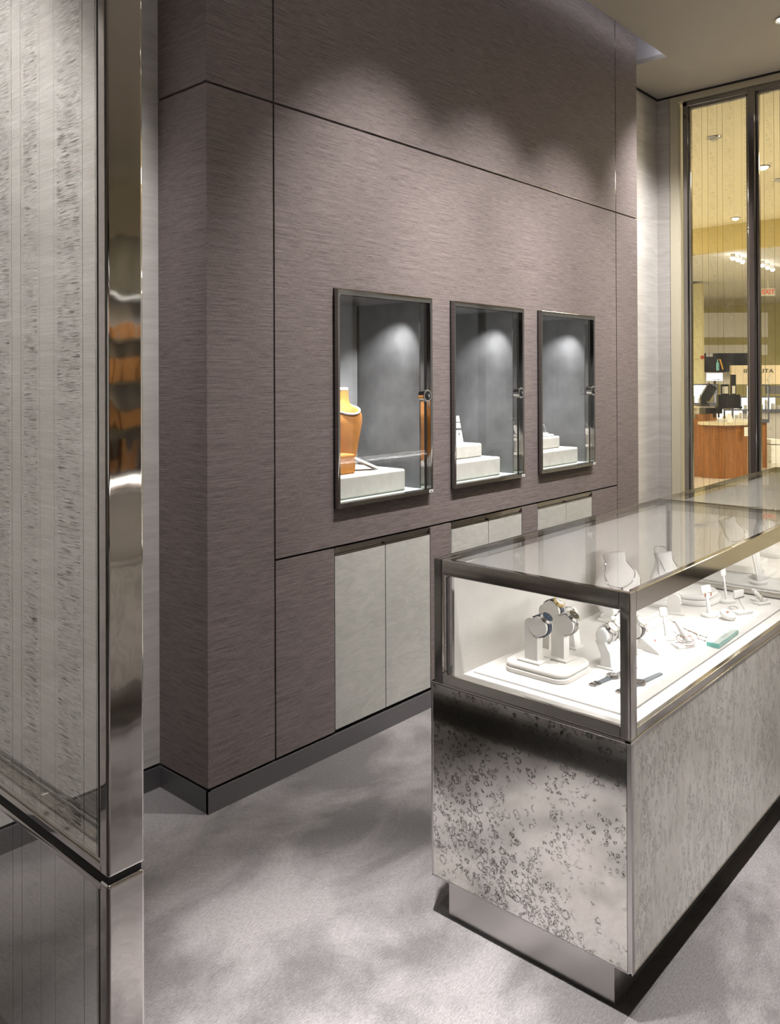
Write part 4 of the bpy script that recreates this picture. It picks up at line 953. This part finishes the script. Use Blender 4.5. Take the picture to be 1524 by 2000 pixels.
for k, (a, b, c, d_, dd) in enumerate(((1409, 1424, 757, 778, 13.8), (1428, 1438, 738, 778, 13.6))):
    t = fthing('standing_frame', ('small dark framed sign standing behind the monitor', 'tall dark framed sign standing behind the monitor')[k], 'sign', (a+b)/2, dd, fz(d_, dd)); pcx = (a+b)/2
    o = MB(); fbox(o, a, b, c, d_, pcx, dd, .03, 0, fz(d_, dd)); o.build('frame', 'blackp', t); MB().box(-.015, .015, .035, .05, -fz(d_, dd), .05).build('pole', 'dsteel', t); o = MB(); fbox(o, a+2, b-2, (c+4 if k == 0 else 760), d_-3, pcx, dd, .01, -.012, fz(d_, dd)); o.build('print', 'sgrey', t)
# posters and signs
tv = fthing('poster_wall', 'long black poster with a pale blue bottle and orange stripe', 'poster', 1430, 17.6, fz(733, 17.6)); pz = fz(733, 17.6)
o = MB(); fbox(o, 1378, 1487, 696, 733, 1430, 17.6, .05, 0, pz); o.build('board', 'screen', tv)
bxm = fx(1402, 1430, 17.6); bz = fz(730, 17.6)-pz
MB().loft([(bxm, -.01, bz, .032, .004, 0), (bxm, -.01, bz+.15, .032, .004, 0), (bxm, -.01, bz+.19, .012, .004, 0), (bxm, -.01, bz+.24, .011, .004, 0)], seg=16).build('bottle_print', 'cyan', tv, True)
m = MB(); m.prism([(bxm+.03, bz+.25), (bxm+.07, bz+.24), (bxm+.13, bz+.02), (bxm+.10, bz+.02)], 'y', -.008, -.003); m.build('stripe_print', 'amber', tv)
m = MB()
for i in range(6):
    for j in range(2): m.box(fx(1380, 1430, 17.6)+i*.024, fx(1380, 1430, 17.6)+i*.024+.017, -.006, -.001, fz(702.5-j*3.3, 17.6)-pz, fz(700-j*3.3, 17.6)-pz)
m.build('lettering', 'card', tv)
ls = fthing('lit_sign', 'small lit white sign under the black poster', 'sign', 1397, 16.4, fz(750, 16.4)); MB().box(-.02, .02, .0, .03, -fz(750, 16.4), 0).build('pole', 'dsteel', ls); o = MB(); fbox(o, 1382, 1412, 735, 750, 1397, 16.4, .04, 0, fz(750, 16.4)); o.build('panel', 'litsign', ls)
m = MB()
for i in range(7): m.box(fx(1394, 1397, 16.4)+i*.023, fx(1394, 1397, 16.4)+i*.023+.016, -.006, -.001, .018, .034)
m.build('lettering', 'ink', ls)
cb = fthing('low_wall_panel', 'grey wall panel behind the small lit sign', 'wall panel', 1404, 18.0, fz(756, 18)); o = MB(); fbox(o, 1378, 1430, 733, 757, 1404, 18.0, .1, 0, fz(756, 18)); o.build('panel', 'sgrey', cb)
ip = fthing('shop_sign', 'beige board with dark capitals beside the mullion', 'sign', 1478, 15.6, fz(757, 15.6)); o = MB(); fbox(o, 1429, 1540, 720, 757, 1478, 15.6, .08, 0, fz(757, 15.6)); o.build('board', 'beige', ip)
text_obj('lettering', 'IPPOLITA', .108, 'ink', ip, (fx(1482, 1478, 15.6), -.004, fz(731.5, 15.6)-fz(757, 15.6)), (PI/2, 0, 0), .002)
ltm = [c for c in ip.children if c.name.startswith('lettering')][0]
wd = ltm.dimensions.x; ltm.scale = ((fx(1511, 1453, 15.6))/max(wd, .01), 1, 1)
fg = MB(); pzs = fz(757, 15.6); fg.loft([(fx(1504, 1478, 15.6), -.006, fz(756, 15.6)-pzs, .012, .003, 0), (fx(1503, 1478, 15.6), -.006, fz(748, 15.6)-pzs, .035, .003, 0), (fx(1506, 1478, 15.6), -.006, fz(738, 15.6)-pzs, .020, .003, 0)], seg=14); fg.build('figure_print', 'cream', ip, True)
bp_ = fthing('brown_cabinet', 'dark brown cabinet at the right edge under the beige board', 'cabinet', 1514, 15.0); o = MB(); fbox(o, 1505, 1530, 760, 776, 1514, 15.0, .2, 0, 0); o.build('body', 'base', bp_)
wt = fthing('white_pedestal', 'low white pedestal on the pale tiles at the right edge', 'pedestal', 1510, 14.2); o = MB(); fbox(o, 1506, 1530, 866, 874, 1510, 14.2, .4, 0, 0); o.box(fx(1506, 1510, 14.2), fx(1530, 1510, 14.2), 0, .4, 0, fz(876, 14.2)); o.build('body', 'card', wt)
ex = fthing('exit_sign', 'small exit sign with red letters hanging from the store ceiling', 'sign', 1502, 15.0, fz(577, 15)); MB().box(-.13, .13, 0, .03, -.07, .07).build('housing', 'exitw', ex)
text_obj('lettering', 'EXIT', .115, 'exitr', ex, (0, -.004, 0), (PI/2, 0, 0), .002); MB().box(-.01, .01, .005, .02, .07, 3.25-fz(577, 15)).build('bracket', 'exitw', ex)
# lamps of the store
def slamp(x, y, z, r, label, bright=True):
    t = thing('store_downlight', label, 'ceiling light', (x, y, z))
    pts = [(r*math.cos(a*PI/14), r*math.sin(a*PI/14), -.004) for a in range(28)]; MB().tube(pts, .010, True).build('trim_ring', 'satin', t, True)
    m = MB(); m.loft([(0, 0, 0, r*.95, r*.95, 0), (0, 0, -.025, r*.7, r*.7, 0), (0, 0, -.035, r*.3, r*.3, 0)]); m.build('lens', 'slamp' if bright else 'sgrey', t, True); return t
slamp(7.30, 2.67, 3.60, .055, 'unlit round glass ceiling lamp high beyond the left pane', False)
slamp(8.65, 2.68, 3.60, .060, 'lit round ceiling lamp right of the middle mullion')
slamp(9.34, 2.72, 3.60, .060, 'round ceiling lamp at the right edge of the picture', False)
slamp(11.2, 3.82, 3.60, .050, 'lit round ceiling lamp just in front of the mustard bulkhead')
for k, (x, y) in enumerate(((12.08, 4.16), (12.29, 4.158), (12.54, 4.18), (13.15, 4.09), (13.5, 4.12), (13.81, 4.14))):
    t = thing('track_spotlight', ('leftmost of the three spotlights left of the mullion', 'middle one of the three spotlights left of the mullion', 'rightmost of the three spotlights left of the mullion', 'leftmost of the three spotlights right of the mullion', 'middle one of the three spotlights right of the mullion', 'rightmost of the three spotlights right of the mullion')[k], 'spotlight', (x, y, 3.25), 0, 'spotlights on the store ceiling')
    MB().cyl((0, 0, 0), (0, 0, -.05), .03, seg=16).build('housing', 'card', t, True); MB().ball((0, 0, -.06), .032, seg=12).build('lens', 'spotl', t, True)
WARM = (1, .83, .50)
for k, (x, y, w) in enumerate(((8.0, .6, .55), (8.0, 5.2, .55), (10.4, 6.4, .5), (13.2, 1.2, 1.0), (13.2, 8.6, 1.0), (16.5, 1.6, 1.0), (17.5, 10.5, 1.0))):  # unseen panels added off to the sides to light the store
    zc = 3.60 if x < XS else 3.25
    t = thing('fill_panel_light', 'unseen warm ceiling panel added to light the store hall', 'ceiling light', (x, y, zc), 0, 'added light panels of the store')
    MB().box(-.3, .3, -.3, .3, -.012, 0).build('frame', 'card', t); area('glow', (0, 0, -.05), (0, 0, -1), STORE_W*w, .55, .55, t, (1, .88, .64))
    up = area('fill_uplight', (0, 0, -1.2 if False else -.6), (0, 0, 5), 0.001, .3, .3, t, WARM)  # added upward fill that brightens the store ceiling
    up.data.energy = 60 if x < XS else 26
    if x > XS: up.data.color = (1, .93, .8)
